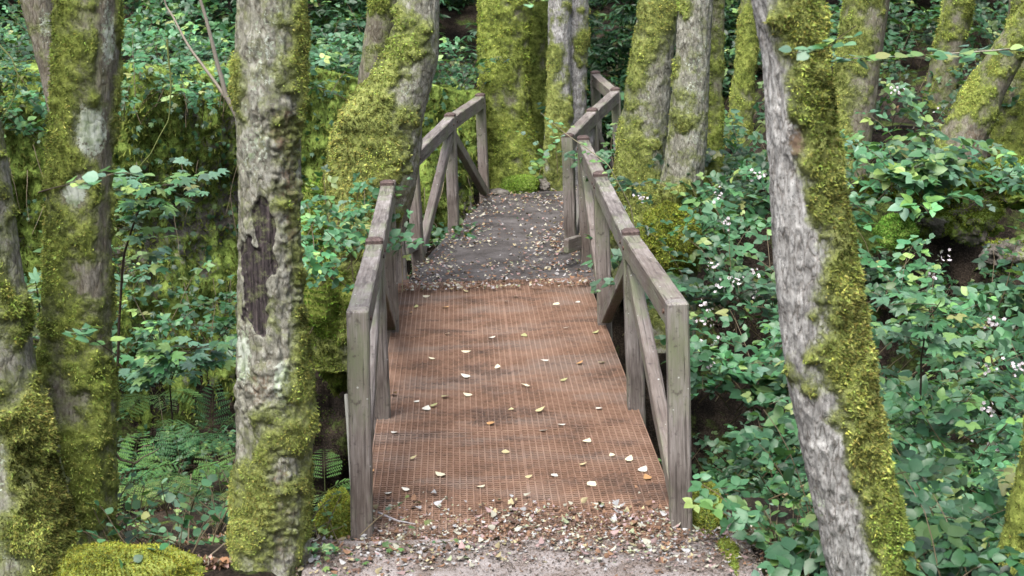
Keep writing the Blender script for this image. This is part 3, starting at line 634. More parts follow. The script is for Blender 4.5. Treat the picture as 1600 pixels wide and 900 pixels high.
lump('mossy_stone', 'small mossy stone at the foot of the left bridge post', 'stone', G(530, 830) + np.array([-.02, .1, .03]), (.09, .12, .13), 5, fuzz=4000, fz=.013, hue=(1.25, 1.2, 1.1))
lump('mossy_stone', 'mossy stone kerb beside the foot of the right bridge post', 'stone', G(1108, 812) + np.array([0, .1, .0]), (.075, .22, .12), 6, fuzz=4500, fz=.014)
lump('mossy_kerb', 'mossy edging stone along the right side of the near path', 'kerb', G(1134, 872) + np.array([.02, .02, -.06]), (.06, .42, .085), 7, fuzz=7000, fz=.010, moss=.8, rough=.18)
lump('mossy_root', 'bright moss root hump at the foot of the moss column', 'root', np.array([.12, 17.85, .03]), (.2, .16, .14), 8, fuzz=5000, fz=.016, hue=(.8, 1.1, .9))
lump('grey_stone', 'bare grey stone beside the bright moss root hump', 'stone', np.array([.36, 17.95, .03]), (.13, .12, .09), 9, moss=-.6, fuzz=0)
lump('mossy_stone', 'flat stone at the base of the far left railing post', 'stone', np.array([-.12, 17.75, .01]), (.13, .12, .05), 10, moss=-.2, fuzz=0)
lump('mossy_mound', 'mossy root mound hanging below the forked trunk, left of the handrail', 'root mound', A(522, 440, 12.4), (.34, .38, .75), 12, M_MOSSY, fuzz=22000, fz=.022, rough=.35, hue=(.8, 1.1, .9))
lump('mossy_mound', 'mossy hummock on the dark bank right of the silver trunk', 'mound', A(1398, 362, 12.2), (.15, .15, .12), 14, fuzz=4500, fz=.016, hue=(.6, 1.05, .9))
lump('moss_cushion', 'bright moss cushion at the foot of the scaly trunk beside the right handrail', 'moss cushion', A(1046, 372, 12.5), (.23, .16, .26), 15, M_MOSSY, fuzz=9000, fz=.02, rough=.3, hue=(1, 1, .9))
for (x_, y_, r_, l_) in ((1455, 300, .34, 'mossy rock under the foot of the strongly leaning trunk'), (1535, 285, .4, 'mossy rock ledge overhanging the dark hollow at the right'), (1610, 290, .42, 'mossy rock on the bank at the right edge above the dark hollow')):
    lump('mossy_rock', l_, 'rock', A(x_, y_, 13.2), (r_, r_ * .6, r_ * .42), 16 + x_, fuzz=9000, fz=.022, moss=.75, rough=.6, hue=(.85, .95, .8))
lump('dark_rock', 'dark mossy rock in the hollow under the mossy root mound', 'rock', A(520, 700, 13.2), (.50, .45, .75), 51, M_SOIL, moss=.55, fuzz=2500, hue=(.3, .4, .35), fz=.02, rough=.4)
for k, (x_, y_, Y_, r_, l_) in enumerate(((1350, 300, 12.9, .13, 'small moss clump on the bank right beside the silver trunk'), (1440, 345, 12.8, .17, 'moss clump on the brown bank between the dark hollow and the green hummock'), (1520, 345, 12.9, .2, 'rounded moss clump on the brown bank under the leaning trunk'), (1580, 400, 12.5, .18, 'dark moss clump at the right edge below the ledge'))):
    lump('moss_clump', l_, 'moss', A(x_, y_, Y_), (r_, r_ * .7, r_ * .7), 70 + k, moss=.45, fuzz=2500, fz=.02, rough=.6, hue=(.75, .85, .7))
a = Acc(); q = G(546, 690); a.tube([q + np.array([-.0, .05, -.3]), q + np.array([-.005, .05, .05]), q + np.array([-.012, .05, .26])], [.014, .013, .010], (.34, .34, .31), 8)
tag(a.build('wooden_stake', M_STEM, None, q), 'white lichened stake standing just behind the nearest left post', 'stake')

# ------------------------------------------------------------------ plants
def leafset(acc, pos, ax, nr, size, col, tpl=OV): acc.inst(tpl, pos, ax, nr, size, col)
def canes(acc, roots, rg, L=(.6, 1.4), step=.055, leaf=(.045, .075), up=.9, lean=None, k=1.0, leafy=1.0, tri=True, tpl=OV, stemc=(.13, .10, .06), gw=None, seg=4, tips=None, spread=.6, droop=.16, stems=True):
    """arching leafy shoots; every shoot bends over with its length"""
    P_, A_, N_, S_ = [], [], [], []
    for q in roots:
        n = max(5, int(rg.uniform(*L) / step)); h = rg.uniform(0, 2 * pi); hd = np.array([math.cos(h), math.sin(h), 0]) * spread
        d = hd + np.array([0, 0, up]) + (np.array(lean) if lean is not None else 0); d /= np.linalg.norm(d)
        p = np.array(q, float); pts = [p.copy()]
        for i in range(n):
            d = d + np.array([0, 0, -droop * (i / n)]) + rg.normal(0, .06, 3); d /= np.linalg.norm(d); p = p + d * step; pts.append(p.copy())
            if i > n * .22 and rg.random() < leafy:
                sd = np.cross(d, [0, 0, 1]); sd /= np.linalg.norm(sd) + 1e-6; sg = 1 if i % 2 else -1
                a0 = sd * sg + d * .5 + rg.normal(0, .25, 3); a0[2] += .15; a0 /= np.linalg.norm(a0)
                nr = np.array([0, -.35, 1.0]) + rg.normal(0, .38, 3); nr /= np.linalg.norm(nr)
                s = rg.uniform(*leaf) * (.6 + .5 * math.sin(pi * i / n) + .25 * (h > 4)); c = p + a0 * s * rg.uniform(.5, .9)
                if tri:
                    s2 = np.cross(a0, nr); s2 /= np.linalg.norm(s2) + 1e-6
                    for (b, f, z) in ((0, 1, 1.0), (-1, .25, .85), (1, .25, .85)):
                        P_.append(c + s2 * b * s * .06); A_.append(a0 * f + s2 * b * .95 + rg.normal(0, .08, 3)); N_.append(nr + rg.normal(0, .15, 3)); S_.append(s * z)
                else: P_.append(p); A_.append(a0); N_.append(nr); S_.append(s)
        pts = np.array(pts)
        if stems: acc.tube(pts[::2] if len(pts) > 8 else pts, np.linspace(.0042, .0016, len(pts[::2] if len(pts) > 8 else pts)), stemc, seg)
        if tips is not None: tips.append((pts[-1], d))
    if P_:
        n = len(P_); c = green(n // 3 if tri else n, gw, k, rg) * np.clip(1 + 1.5 * fbm(np.array(P_)[::3][:n // 3] * 1.6 if tri else np.array(P_) * 1.6, 61, 2), .4, 1.9)[:, None]; c = np.repeat(c, 3, 0)[:n] if tri else c
        if len(c) < n: c = np.vstack([c, c[:n - len(c)]])
        acc.inst(tpl, P_, A_, N_, np.array(S_), c)
def blossoms(acc, pts, rg, n=9, r=.05):
    for p in pts:
        m_ = rg.integers(max(3, n - 4), n + 4); q = p + rg.normal(0, r, (m_, 3)) * np.array([1, .7, .8])
        nr = rg.normal(0, .5, (m_, 3)) + np.array([0, -.6, .6]); ax = rg.normal(0, 1, (m_, 3))
        c = np.array([.62, .56, .60]) * rg.uniform(.7, 1.2, (m_, 1)); acc.inst(FLW, q, ax, nr, rg.uniform(.008, .014, m_), np.clip(c, 0, .85))
        acc.inst(OV, q - nr * .006, ax, nr, rg.uniform(.010, .018, m_), np.array([.13, .12, .06]))
def sample(px0, px1, py0, py1, n, rg, off=0, ymin=5.5, keep=None):
    px = rg.uniform(px0, px1, n); py = rg.uniform(py0, py1, n); P, ok = hit(px, py, ymin)
    if keep is not None: ok = ok & keep(px, py)
    return P[ok]

r1 = np.random.default_rng(11)
# right bank thicket (one mass)
a = Acc()
def notbank(P):
    px, py, _ = project(P); return ~((px > 1310) & (px < 1640) & (py > 225) & (py < 430 + 25 * np.sin(px * .02)))
R_ = sample(1090, 1900, 330, 950, 640, r1); R_ = R_[(R_[:, 0] > 1.15) & (R_[:, 1] < 13.5) & notbank(R_) & ~((project(R_)[0] < 1115) & (project(R_)[1] < 470))]
canes(a, R_ - [0, 0, .05], r1, (.35, .95), leaf=(.05, .095), up=.7, lean=(-.1, -.25, 0))
R_ = np.stack([r1.uniform(1.3, 5.5, 300), r1.uniform(6.3, 12.8, 300)], 1); R_ = R_[(R_[:, 1] < 11.5)]
canes(a, np.column_stack([R_, tz(R_[:, 0], R_[:, 1])]), r1, (.4, 1.0), leaf=(.05, .09), up=.8)
R_ = sample(1095, 1330, 520, 900, 420, r1); R_ = R_[R_[:, 0] > 1.12]; canes(a, R_, r1, (.12, .38), leaf=(.025, .05), up=1, tri=False, tpl=ROUND, gw=[.2, .3, .1, .3, .1, .1])
R_ = sample(1300, 1620, 300, 470, 60, r1); canes(a, R_, r1, (.12, .3), leaf=(.03, .06), up=1, tri=False, tpl=LOB, k=.9)
tag(a.build('undergrowth', M_LEAF), 'mass of low green brambles filling the gully right of the bridge', 'undergrowth', kind='stuff')
# left gully undergrowth
a = Acc()
R_ = sample(-200, 560, 330, 900, 420, r1); R_ = R_[(R_[:, 0] < -.95) & (R_[:, 1] > 7.6)]
canes(a, R_, r1, (.25, .7), leaf=(.035, .06), up=.8, k=.85)
R_ = sample(-200, 700, 380, 860, 420, r1); R_ = R_[(R_[:, 0] < -.95) & (R_[:, 1] > 7.7)]
canes(a, R_, r1, (.15, .4), leaf=(.03, .05), up=1, tri=False, k=.8, tpl=ROUND)
tag(a.build('undergrowth', M_LEAF), 'low leafy plants covering the gully floor left of the bridge', 'undergrowth', kind='stuff')
# ivy and trailing plants on the wall
a = Acc(); n = 2600
idx = r1.integers(0, len(WV), n * 3); wn = fbm(WV[idx] * 1.3, 77, 3) + .42 * sm(.6, 1.5, WV[idx][:, 2]) + .1; idx = idx[wn > .12][:n]; n = len(idx)
P = WV[idx] + np.array([.02, -.05, 0]) + r1.normal(0, .04, (n, 3)); 
a.inst(LOB, P, np.array([0, -.3, -.6]) + r1.normal(0, .6, (n, 3)), np.array([.3, -1, .5]) + r1.normal(0, .4, (n, 3)), r1.uniform(.045, .09, n), green(n, None, .65, r1))
tag(a.build('ivy', M_LEAF), 'patches of ivy leaves clinging to the mossy stone wall', 'ivy', kind='stuff')
a = Acc(); mc = np.array([.125, .15, .035])
idx = r1.integers(0, len(WV), 30000); col = mc * r1.uniform(.3, 1.5, (30000, 1)) * (1 + 1.3 * fbm(WV[idx] * np.array([5, 5, 1.4]), 5, 3))[:, None]
a.inst(BLADE, WV[idx], np.array([0, -.3, -.5]) + r1.normal(0, .4, (30000, 3)), r1.normal(0, 1, (30000, 3)), r1.uniform(.025, .08, 30000), np.clip(col, .004, 1))
a.build('moss', M_MOSSB, wall)
# top of the wall: bushes
a = Acc(); m_ = 420; u = r1.uniform(.5, WL + .3, m_); dd = r1.uniform(.05, 1.6, m_); q = WP0 + u[:, None] * WD + dd[:, None] * WN
Z = tz(q[:, 0], q[:, 1]); canes(a, np.column_stack([q, np.maximum(Z, 1.0)]), r1, (.4, 1.1), leaf=(.05, .08), up=.9, k=.9)
tag(a.build('undergrowth', M_LEAF), 'leafy bushes growing along the top of the mossy wall', 'undergrowth', kind='stuff')
# evergreen thicket behind everything
a = Acc()
def laurel(acc, c, n, rad, rg, k=1.0, size=(.09, .15)):
    D = rg.normal(0, 1, (n, 3)); D /= np.linalg.norm(D, axis=1, keepdims=True); D[:, 1] = -np.abs(D[:, 1]) * .9 + .15
    P = c + D * np.array(rad) * rg.uniform(.55, 1.05, (n, 1))
    pp = []; aa = []; nn = []
    for w in range(5):
        an = rg.uniform(0, 2 * pi, n); ax = np.stack([np.cos(an), np.sin(an) * .8 - .2, rg.uniform(-.5, .25, n)], 1); pp.append(P); aa.append(ax); nn.append(np.array([0, -.2, 1]) + rg.normal(0, .3, (n, 3)))
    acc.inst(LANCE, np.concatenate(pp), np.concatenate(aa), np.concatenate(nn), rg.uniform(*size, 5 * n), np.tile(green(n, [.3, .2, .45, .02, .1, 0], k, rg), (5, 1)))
for (x_, y_) in ((1.9, 19.6), (1.2, 20.4), (2.6, 20.2), (1.5, 21.4), (3.0, 21.5), (.6, 21.8)):
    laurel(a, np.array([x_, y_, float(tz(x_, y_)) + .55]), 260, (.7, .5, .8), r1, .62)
for i in range(120):
    x = r1.uniform(-9, 9.5); y = r1.uniform(19.8, 26); z0 = float(tz(x, y)); 
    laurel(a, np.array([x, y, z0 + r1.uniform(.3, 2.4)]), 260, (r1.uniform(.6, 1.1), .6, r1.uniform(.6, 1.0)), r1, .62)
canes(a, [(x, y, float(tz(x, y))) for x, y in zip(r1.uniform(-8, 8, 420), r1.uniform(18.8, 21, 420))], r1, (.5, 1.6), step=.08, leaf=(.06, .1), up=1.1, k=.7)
tag(a.build('shrubbery', M_LEAF), 'dense dark evergreen thicket closing the view behind the trees', 'shrubbery', kind='stuff')
# high crowns of the far wood, above the picture, shading it
# plants on the right bank top
a = Acc(); R_ = sample(1110, 1900, 60, 330, 320, r1); R_ = R_[(R_[:, 0] > 1.5) & notbank(R_)]
canes(a, R_, r1, (.3, .8), leaf=(.045, .075), up=.9, k=.85)
tag(a.build('undergrowth', M_LEAF), 'leafy cover on top of the right bank between the mossy trunks', 'undergrowth', kind='stuff')

# individual bramble bushes
def bush(label, px, py, Y, n, L, rg, spread=.25, leaf=(.05, .08), flowers=0, k=1.0, tri=True, tpl=OV, up=.7, lean=(0, -.3, 0), name='bramble_bush', cat='bramble', gw=None, zoff=-.35, group=None, fl=None, droop=.16):
    c = A(px, py, Y); r = c + np.array([0, .15, zoff]); o = empty(name, r, label, cat, group)
    roots = r + rg.normal(0, 1, (n, 3)) * np.array([spread, spread * .6, .08]); a = Acc(); tips = []
    canes(a, roots, rg, L, leaf=leaf, up=up, lean=lean, k=k, tri=tri, tpl=tpl, tips=tips, gw=gw, droop=droop); a.build('foliage', M_LEAF, o, r)
    if flowers:
        pts = [A(x, y, Y - .3 + rg.uniform(-.05, .1)) for x, y in (fl or [])] or [t_[0] + np.array([0, -.04, .03]) for t_ in tips[:flowers]]
        for p in pts: b = Acc(); blossoms(b, [p], rg, 10, .026); b.build('blossom', M_PETAL, o, r)
    return o
r2 = np.random.default_rng(21)
bush('flowering bramble bush rising between the scaly trunk and the silver trunk', 1168, 390, 10.6, 38, (.5, .95), r2, .28, flowers=7, fl=[(1184, 275), (1120, 305), (1132, 345), (1108, 415), (1125, 448), (1150, 440), (1180, 462), (1178, 432)], zoff=-.55)
bush('bramble bush with hanging blossom in the shade right of the nearest right post', 1165, 510, 9.4, 28, (.4, .85), r2, .2, flowers=4, fl=[(1106, 478), (1108, 532), (1113, 566), (1104, 505)], zoff=-.5)
bush('big pale green bramble on the bank between the two leaning trunks', 1405, 200, 12.6, 34, (.5, .9), r2, .32, leaf=(.07, .105), flowers=2, fl=[(1468, 172), (1400, 142)], gw=[.2, .3, .05, .3, .3, .1], k=1.15, zoff=-.55)
bush('wide bramble bush with blossom spikes at the right edge, halfway down', 1520, 560, 8.6, 44, (.5, 1.0), r2, .5, flowers=6, fl=[(1552, 500), (1545, 575), (1545, 640), (1590, 577), (1548, 695), (1480, 400)], zoff=-.55)
bush('leafy bramble spreading under the dark hollow at the right', 1480, 430, 10.4, 36, (.4, .8), r2, .5, leaf=(.055, .085), flowers=1, fl=[(1455, 427)], zoff=-.42)
bush('dense bramble in the lower right corner of the gully', 1480, 760, 7.8, 50, (.4, .9), r2, .42, leaf=(.05, .08), zoff=-.45, k=1.1)
bush('small leafy bramble at the foot of the silver trunk', 1235, 850, 7.3, 20, (.2, .42), r2, .12, leaf=(.045, .07), zoff=-.2, k=1.1, gw=[.2, .3, .05, .2, .4, .1])
bush('small leaved bramble low in the gully behind the nearest right post', 1160, 690, 9.0, 24, (.25, .6), r2, .3, leaf=(.03, .045), zoff=-.35, k=.85)
bush('bramble trailing over the mossy root mound left of the handrail', 522, 360, 11.3, 20, (.3, .6), r2, .18, leaf=(.045, .07), zoff=-.2)
bush('bramble growing between the pale flaking trunk and the root mound', 505, 330, 11.0, 22, (.4, .8), r2, .15, leaf=(.045, .07), zoff=-.5)
bush('bramble growing through the right handrail in front of the knobbly trunk', 992, 335, 12.6, 11, (.3, .6), r2, .12, leaf=(.05, .085), flowers=1, fl=[(1005, 310)], zoff=-.5, gw=[.2, .2, .05, .4, .1, .3])
bush('small leafy shoots behind the far left railing', 680, 330, 15.6, 22, (.4, .9), r2, .3, leaf=(.045, .07), zoff=-.6, k=.85)
bush('bushy bramble on the slope behind the sapling at left', 300, 480, 11.4, 30, (.4, .8), r2, .35, leaf=(.045, .07), zoff=-.4)
bush('bramble in the gap between the two leftmost trunks', 50, 430, 9.6, 22, (.4, .9), r2, .15, leaf=(.05, .085), zoff=-.5, gw=[.2, .3, .05, .3, .2, .1])
bush('shaded bramble at the foot of the stone wall near the left edge', 30, 140, 13.6, 26, (.5, 1.0), r2, .3, leaf=(.05, .08), zoff=-.4, k=.8)
bush('bramble hanging over the wall top behind the pale flaking trunk', 320, 150, 14.4, 34, (.5, 1.0), r2, .55, leaf=(.05, .08), zoff=-.15)
bush('ivy shoots at the foot of the nearest left post', 560, 870, 7.1, 14, (.08, .25), r2, .14, leaf=(.03, .045), zoff=-.06, tri=False, tpl=LOB, gw=[.1, .3, .0, .4, .2, .4], name='ivy_plant', cat='ivy', up=.3)
bush('ivy creeping up at the foot of the pale flaking trunk', 470, 850, 7.1, 10, (.08, .3), r2, .08, leaf=(.03, .05), zoff=-.1, tri=False, tpl=LOB, gw=[.1, .3, .0, .4, .2, .2], name='ivy_plant', cat='ivy', up=.5)
bush('small seedlings standing in the grey twin trunk gap beside the path end', 848, 190, 17.4, 7, (.3, .7), r2, .06, leaf=(.05, .07), zoff=-.6, tri=False, tpl=ROUND, name='seedling', cat='seedling', gw=[.1, .3, 0, .3, .3, .1])

bush('shaded bramble behind the flowering bush, under the narrow dark trunk', 1140, 260, 12.6, 40, (.5, 1.1), r2, .4, leaf=(.05, .085), zoff=-.6, k=.9)
bush('dark bramble climbing beside the far mossy trunk behind the silver trunk', 1180, 190, 14.6, 40, (.6, 1.2), r2, .5, leaf=(.06, .09), zoff=-.7, k=.75)
bush('bramble on the slope right of the silver trunk, below the mossy hummock', 1400, 480, 9.6, 34, (.4, .9), r2, .35, leaf=(.05, .08), zoff=-.5)
bush('thick bramble low in the gully beside the lower silver trunk', 1440, 660, 8.4, 38, (.4, .9), r2, .35, leaf=(.05, .075), zoff=-.5)
bush('low ivy and seedlings behind the mossy log in the lower left corner', 230, 850, 7.3, 26, (.1, .3), r2, .25, leaf=(.03, .05), zoff=-.08, tri=False, tpl=ROUND, name='ivy_plant', cat='ivy', up=.6)
bush('low leafy shoots in the hollow left of the pale trunk foot', 320, 830, 7.6, 26, (.15, .4), r2, .2, leaf=(.03, .05), zoff=-.15, tri=False, tpl=ROUND, name='ivy_plant', cat='ivy', up=.6)
for (x_, y_, Y_, l_) in ((1330, 215, 13.6, 'sparse shoots at the foot of the trunk leaning right behind the silver trunk'), (1560, 250, 12.6, 'leafy shoots growing over the foot of the strongly leaning trunk'), (210, 880, 6.95, 'tiny plants on the soil just right of the mossy log')):
    bush(l_, x_, y_, Y_, 14 if x_ > 999 else 18, (.2, .5) if x_ > 999 else (.05, .16), r2, .2, leaf=(.03, .05) if x_ < 999 else (.05, .08), zoff=-.3 if x_ > 999 else -.02, name='seedling', cat='seedling', tri=x_ > 999, tpl=OV if x_ > 999 else ROUND)
# saplings with lobed leaves
def sapling(label, base, pts, rg, leaf=(.09, .14), nl=4, tpl=LOB, k=1.0, gw=None, twl=.3, r=.006, name='sapling', cat='sapling', stemc=(.03, .022, .016), tw=16):
    base = np.array(base, float); o = empty(name, base, label, cat); a = Acc()
    Q = np.array([base] + [np.array(p, float) for p in pts]); tt = np.linspace(0, 1, len(Q)); t2 = np.linspace(0, 1, 30); Q = np.stack([np.interp(t2, tt, Q[:, i]) for i in range(3)], 1)
    Q = Q + .015 * np.stack([fbm(Q * 4, s, 2) for s in (1, 2, 3)], 1)
    a.tube(Q, np.linspace(r, r * .35, 30), stemc, 6); P_, A_, N_, S_ = [], [], [], []
    for i in range(tw):
        f = 10 + int(19 * i / tw) if tw > 3 else 26; p = Q[min(f, 29)]; h = rg.uniform(0, 2 * pi); d = np.array([math.cos(h), math.sin(h) * .7 - .2, rg.uniform(-.1, .35)]); L = rg.uniform(.4, 1) * twl
        seg = np.array([p + d * L * u + np.array([0, 0, -.12 * L * u * u]) for u in np.linspace(0, 1, 5)]); a.tube(seg, np.linspace(.0025, .001, 5), (.07, .06, .035), 4)
        for u in np.linspace(.35, 1, nl):
            q = p + d * L * u; ax = d * .7 + rg.normal(0, .6, 3) * np.array([1, 1, .2]); P_.append(q); A_.append(ax); N_.append(np.array([0, -.35, 1]) + rg.normal(0, .22, 3)); S_.append(rg.uniform(*leaf))
    a.build('stem', M_STEM, o, base); b = Acc(); b.inst(tpl, P_, A_, N_, np.array(S_), green(len(P_), gw, k, rg)); b.build('foliage', M_LEAF, o, base); return o
LG = [.15, .35, .0, .25, .35, .12]
sapling('leafy sapling with a dark bent stem between the second trunk and pale trunk', A(182, 640, 8.4), [A(185, 500, 8.4), A(192, 400, 8.35), A(215, 330, 8.3), A(240, 290, 8.3), A(290, 285, 8.25)], r2, leaf=(.07, .13), nl=4, tw=34, twl=.36, gw=[.05, .35, .0, .25, .5, .25], k=1.5, r=.009)
sapling('lobed sapling low in the gully in front of the ferns at left', A(270, 660, 9.0), [A(265, 600, 9), A(280, 560, 8.9), A(310, 540, 8.8)], r2, leaf=(.08, .14), tw=26, twl=.34, gw=LG, k=1.25)
sapling('pale lobed shoot in the gap between the two leftmost trunks', A(70, 640, 8.6), [A(66, 540, 8.6), A(60, 470, 8.5), A(55, 440, 8.4)], r2, leaf=(.07, .11), tw=12, twl=.2, gw=LG, k=1.3)
sapling('lobed leaf sapling behind the silver trunk at right', A(1440, 640, 8.2), [A(1440, 560, 8.2), A(1450, 500, 8.1), A(1470, 470, 8.0)], r2, leaf=(.09, .13), tw=14, twl=.32, gw=LG, k=1.15)
sapling('lobed leaf shoot in the lower right corner', A(1540, 860, 7.4), [A(1540, 780, 7.4), A(1530, 730, 7.3)], r2, leaf=(.08, .12), tw=14, twl=.28, gw=LG, k=1.1)
sapling('broad leaved twig hanging across the second trunk', A(60, 300, 6.6), [A(120, 285, 6.55), A(165, 275, 6.5), A(205, 270, 6.5)], r2, leaf=(.05, .075), tw=8, twl=.12, nl=2, tpl=ROUND, gw=[0, .4, 0, .3, .4, .1], k=1.4, name='twig', cat='twig', r=.003)
sapling('pale round leaved twig low in front of the second trunk', A(190, 560, 6.6), [A(160, 540, 6.55), A(130, 520, 6.5), A(115, 510, 6.5)], r2, leaf=(.05, .07), tw=6, twl=.1, nl=2, tpl=ROUND, gw=[0, .4, 0, .3, .4, .1], k=1.4, name='twig', cat='twig', r=.003)
sapling('blurred leafy twig hanging into the top of the picture before the moss column', A(930, -60, 5.4), [A(900, -25, 5.4), A(850, -5, 5.4), A(805, 12, 5.4)], r2, leaf=(.03, .045), tw=9, twl=.05, nl=2, tpl=ROUND, gw=[0, .2, 0, .2, .6, .3], k=2.2, name='twig', cat='twig', r=.002)
sapling('thin leafy branch reaching in from the right edge at the top', A(1700, 60, 8.2), [A(1600, 76, 8.2), A(1500, 84, 8.2), A(1380, 90, 8.2), A(1300, 95, 8.2)], r2, leaf=(.06, .09), tw=20, twl=.2, nl=2, tpl=ROUND, gw=[.1, .3, 0, .3, .3, .2], k=1.1, name='branch', cat='branch', r=.006, stemc=(.2, .19, .15))
sapling('small leaves hanging in front of the upper silver trunk', A(1340, 40, 5.9), [A(1310, 60, 5.9), A(1280, 80, 5.9), A(1250, 85, 5.9)], r2, leaf=(.035, .055), tw=7, twl=.08, nl=2, tpl=ROUND, gw=[.1, .3, 0, .3, .3, .1], k=1.2, name='twig', cat='twig', r=.002)
sapling('pale bramble shoot crossing the corner of the right handrail', A(1000, 395, 11.6), [A(985, 320, 11.5), A(950, 255, 11.4), A(880, 205, 11.4), A(845, 175, 11.4)], r2, leaf=(.04, .06), tw=10, twl=.08, nl=2, tpl=OV, gw=[0, .2, 0, .5, .2, .3], k=1.4, name='bramble_shoot', cat='bramble', r=.005, stemc=(.26, .24, .15))

# ferns
def T_pinna():
    V = []; T = []; m_ = 9
    for k in range(m_):
        y = k / m_; w = .15 * math.sin(pi * (.22 + .78 * (1 - y))) ** .7 * (1 - .35 * y)
        for sg in (-1, 1):
            b = len(V); V += [(0, y, -.12 * y * y), (0, y + .085, -.12 * y * y), (sg * w, y + .10, -.02 - .12 * y * y)]; T.append((b, b + 1, b + 2) if sg < 0 else (b, b + 2, b + 1))
    return np.array(V), np.array(T)
PINNA = T_pinna()
def frond(acc, p, d, L, rg, k=1.0, w=.34):
    d = np.array(d, float); d /= np.linalg.norm(d); pts = [np.array(p, float)]; n = 17; dirs = []
    for i in range(n):
        dirs.append(d.copy()); pts.append(pts[-1] + d * L / n); d = d + np.array([0, 0, -.085]); d /= np.linalg.norm(d)
    acc.tube(np.array(pts)[::2], np.linspace(.0022, .0006, len(pts[::2])), (.07, .09, .03), 3); P_, A_, N_, S_ = [], [], [], []
    cc = green(1, [.0, .2, .0, .6, .0, .3], k, rg)[0]
    for i in range(4, n):
        t_ = i / n; ll = L * w * math.sin(pi * min(1, (t_ * .9 + .12))) ** .8 * (1 - t_ * .35); d = dirs[i]; s = np.cross(d, [0, 0, 1]); s /= np.linalg.norm(s) + 1e-6; nn = np.cross(s, d)
        for sg in (-1, 1):
            ax = s * sg + d * .35; ax /= np.linalg.norm(ax); P_.append(pts[i]); A_.append(ax + rg.normal(0, .05, 3)); N_.append(nn + rg.normal(0, .12, 3)); S_.append(ll * rg.uniform(.9, 1.1))
    acc.inst(PINNA, P_, A_, N_, np.array(S_), cc * rg.uniform(.8, 1.2, (len(P_), 1)))
def fern(label, px, py, Y, n, L, rg, k=1.0, up=.7, lean=(0, -.5, 0)):
    r = A(px, py, Y); o = empty('fern', r, label, 'fern')
    for i in range(n):
        h = 2 * pi * i / n + rg.uniform(-.3, .3); a = Acc()
        frond(a, r, np.array([math.cos(h), math.sin(h) * .8, up]) + np.array(lean), L * rg.uniform(.75, 1.1), rg, k); a.build('frond', M_FERN, o, r)
r3 = np.random.default_rng(5)
fern('fern with wide drooping fronds at the foot of the second trunk', 205, 760, 8.2, 9, .42, r3, 1.4)
fern('fern in the middle of the dark hollow between second and pale trunk', 285, 745, 8.5, 9, .46, r3, 1.4)
fern('upright fern high in the hollow against the pale trunk', 330, 690, 9.0, 7, .42, r3, 1.3, up=1.3)
fern('fern tucked against the left side of the pale trunk near its foot', 345, 770, 8.2, 7, .36, r3, .9)
fern('small fern in the dark gap between the pale trunk and the left post', 508, 770, 8.2, 7, .34, r3, 1.15, up=.5)
fern('fern in the shade behind the silver trunk at right', 1400, 720, 8.2, 9, .5, r3, .8)
fern('fern hidden among the brambles at the right edge', 1560, 520, 10.5, 7, .5, r3, .8)
fern('fern on the gully slope below the leafy sapling', 240, 620, 10.3, 7, .45, r3, .75)

# dead stems and long canes
def stem(label, pts, r, col, name='dead_stalk', cat='stem', group=None, wig=.02, sd=1):
    Q = np.array(pts); tt = np.linspace(0, 1, len(Q)); t2 = np.linspace(0, 1, 40); Q = np.stack([np.interp(t2, tt, Q[:, i]) for i in range(3)], 1)
    Q = Q + wig * np.stack([fbm(Q * 3, s + sd, 3) for s in (1, 2, 3)], 1); a = Acc(); a.tube(Q, np.linspace(r, r * .4, 40), col, 7); o = a.build(name, M_STEM, None, pts[0]); return tag(o, label, cat, group)
stem('pale dead branch slanting down from the top to the left side of the pale trunk', [A(375, 190, 9), A(352, 150, 9), A(335, 90, 9), A(312, 0, 9), A(300, -80, 9)], .016, (.20, .18, .15), 'dead_branch', 'branch')
stem('thin dead branch crossing the slanting one beside the pale trunk', [A(352, 155, 9), A(320, 110, 9.1), A(290, 60, 9.2), A(262, 10, 9.3), A(250, -40, 9.3)], .010, (.17, .15, .12), 'dead_branch', 'branch', sd=4)
stem('long green bramble cane bending down across the wall at left', [A(262, 60, 12), A(266, 130, 12), A(262, 190, 12), A(235, 240, 12), A(210, 270, 12)], .007, (.11, .13, .04), 'bramble_cane', 'cane', sd=6)
stem('green bramble cane arching at the far left edge', [A(-10, 60, 11), A(20, 90, 11), A(30, 120, 11), A(20, 160, 11), A(5, 180, 11)], .006, (.12, .14, .05), 'bramble_cane', 'cane', sd=7)
stem('straight pale fern stalk standing in the left hollow', [A(293, 880, 8), A(296, 800, 8.1), A(299, 740, 8.2)], .005, (.28, .22, .15), 'dead_stalk', 'stem', wig=.005)
stem('brown stick curving at the right side of the second trunk', [A(172, 690, 7.6), A(188, 720, 7.6), A(210, 725, 7.7), A(250, 700, 8.2)], .006, (.16, .11, .08), 'stick', 'stick')
stem('bare branch lying low behind the silver trunk', [A(1225, 775, 7.8), A(1260, 758, 8), A(1180, 790, 8.2)], .008, (.2, .16, .09), 'stick', 'stick', sd=3)
a = Acc(); 
for i in range(420):
    q = sample(1290, 1620, 215, 460, 1, r3) if i < 320 else sample(100, 500, 150, 640, 1, r3)
    if len(q) == 0: continue
    q = q + np.array([0, -.08, .05])
    h = r3.uniform(0, 2 * pi); L = r3.uniform(.1, .5); d = np.array([math.cos(h), math.sin(h) * .5, r3.uniform(-.2, 1.2)]); p = q[0]; pts = [p]
    for k in range(8): d = d + r3.normal(0, .25, 3); d /= np.linalg.norm(d); p = p + d * L / 8; pts.append(p)
    a.tube(pts, np.linspace(.004, .0015, 9), np.array([.22, .17, .12]) * r3.uniform(.4, 1.3), 4)
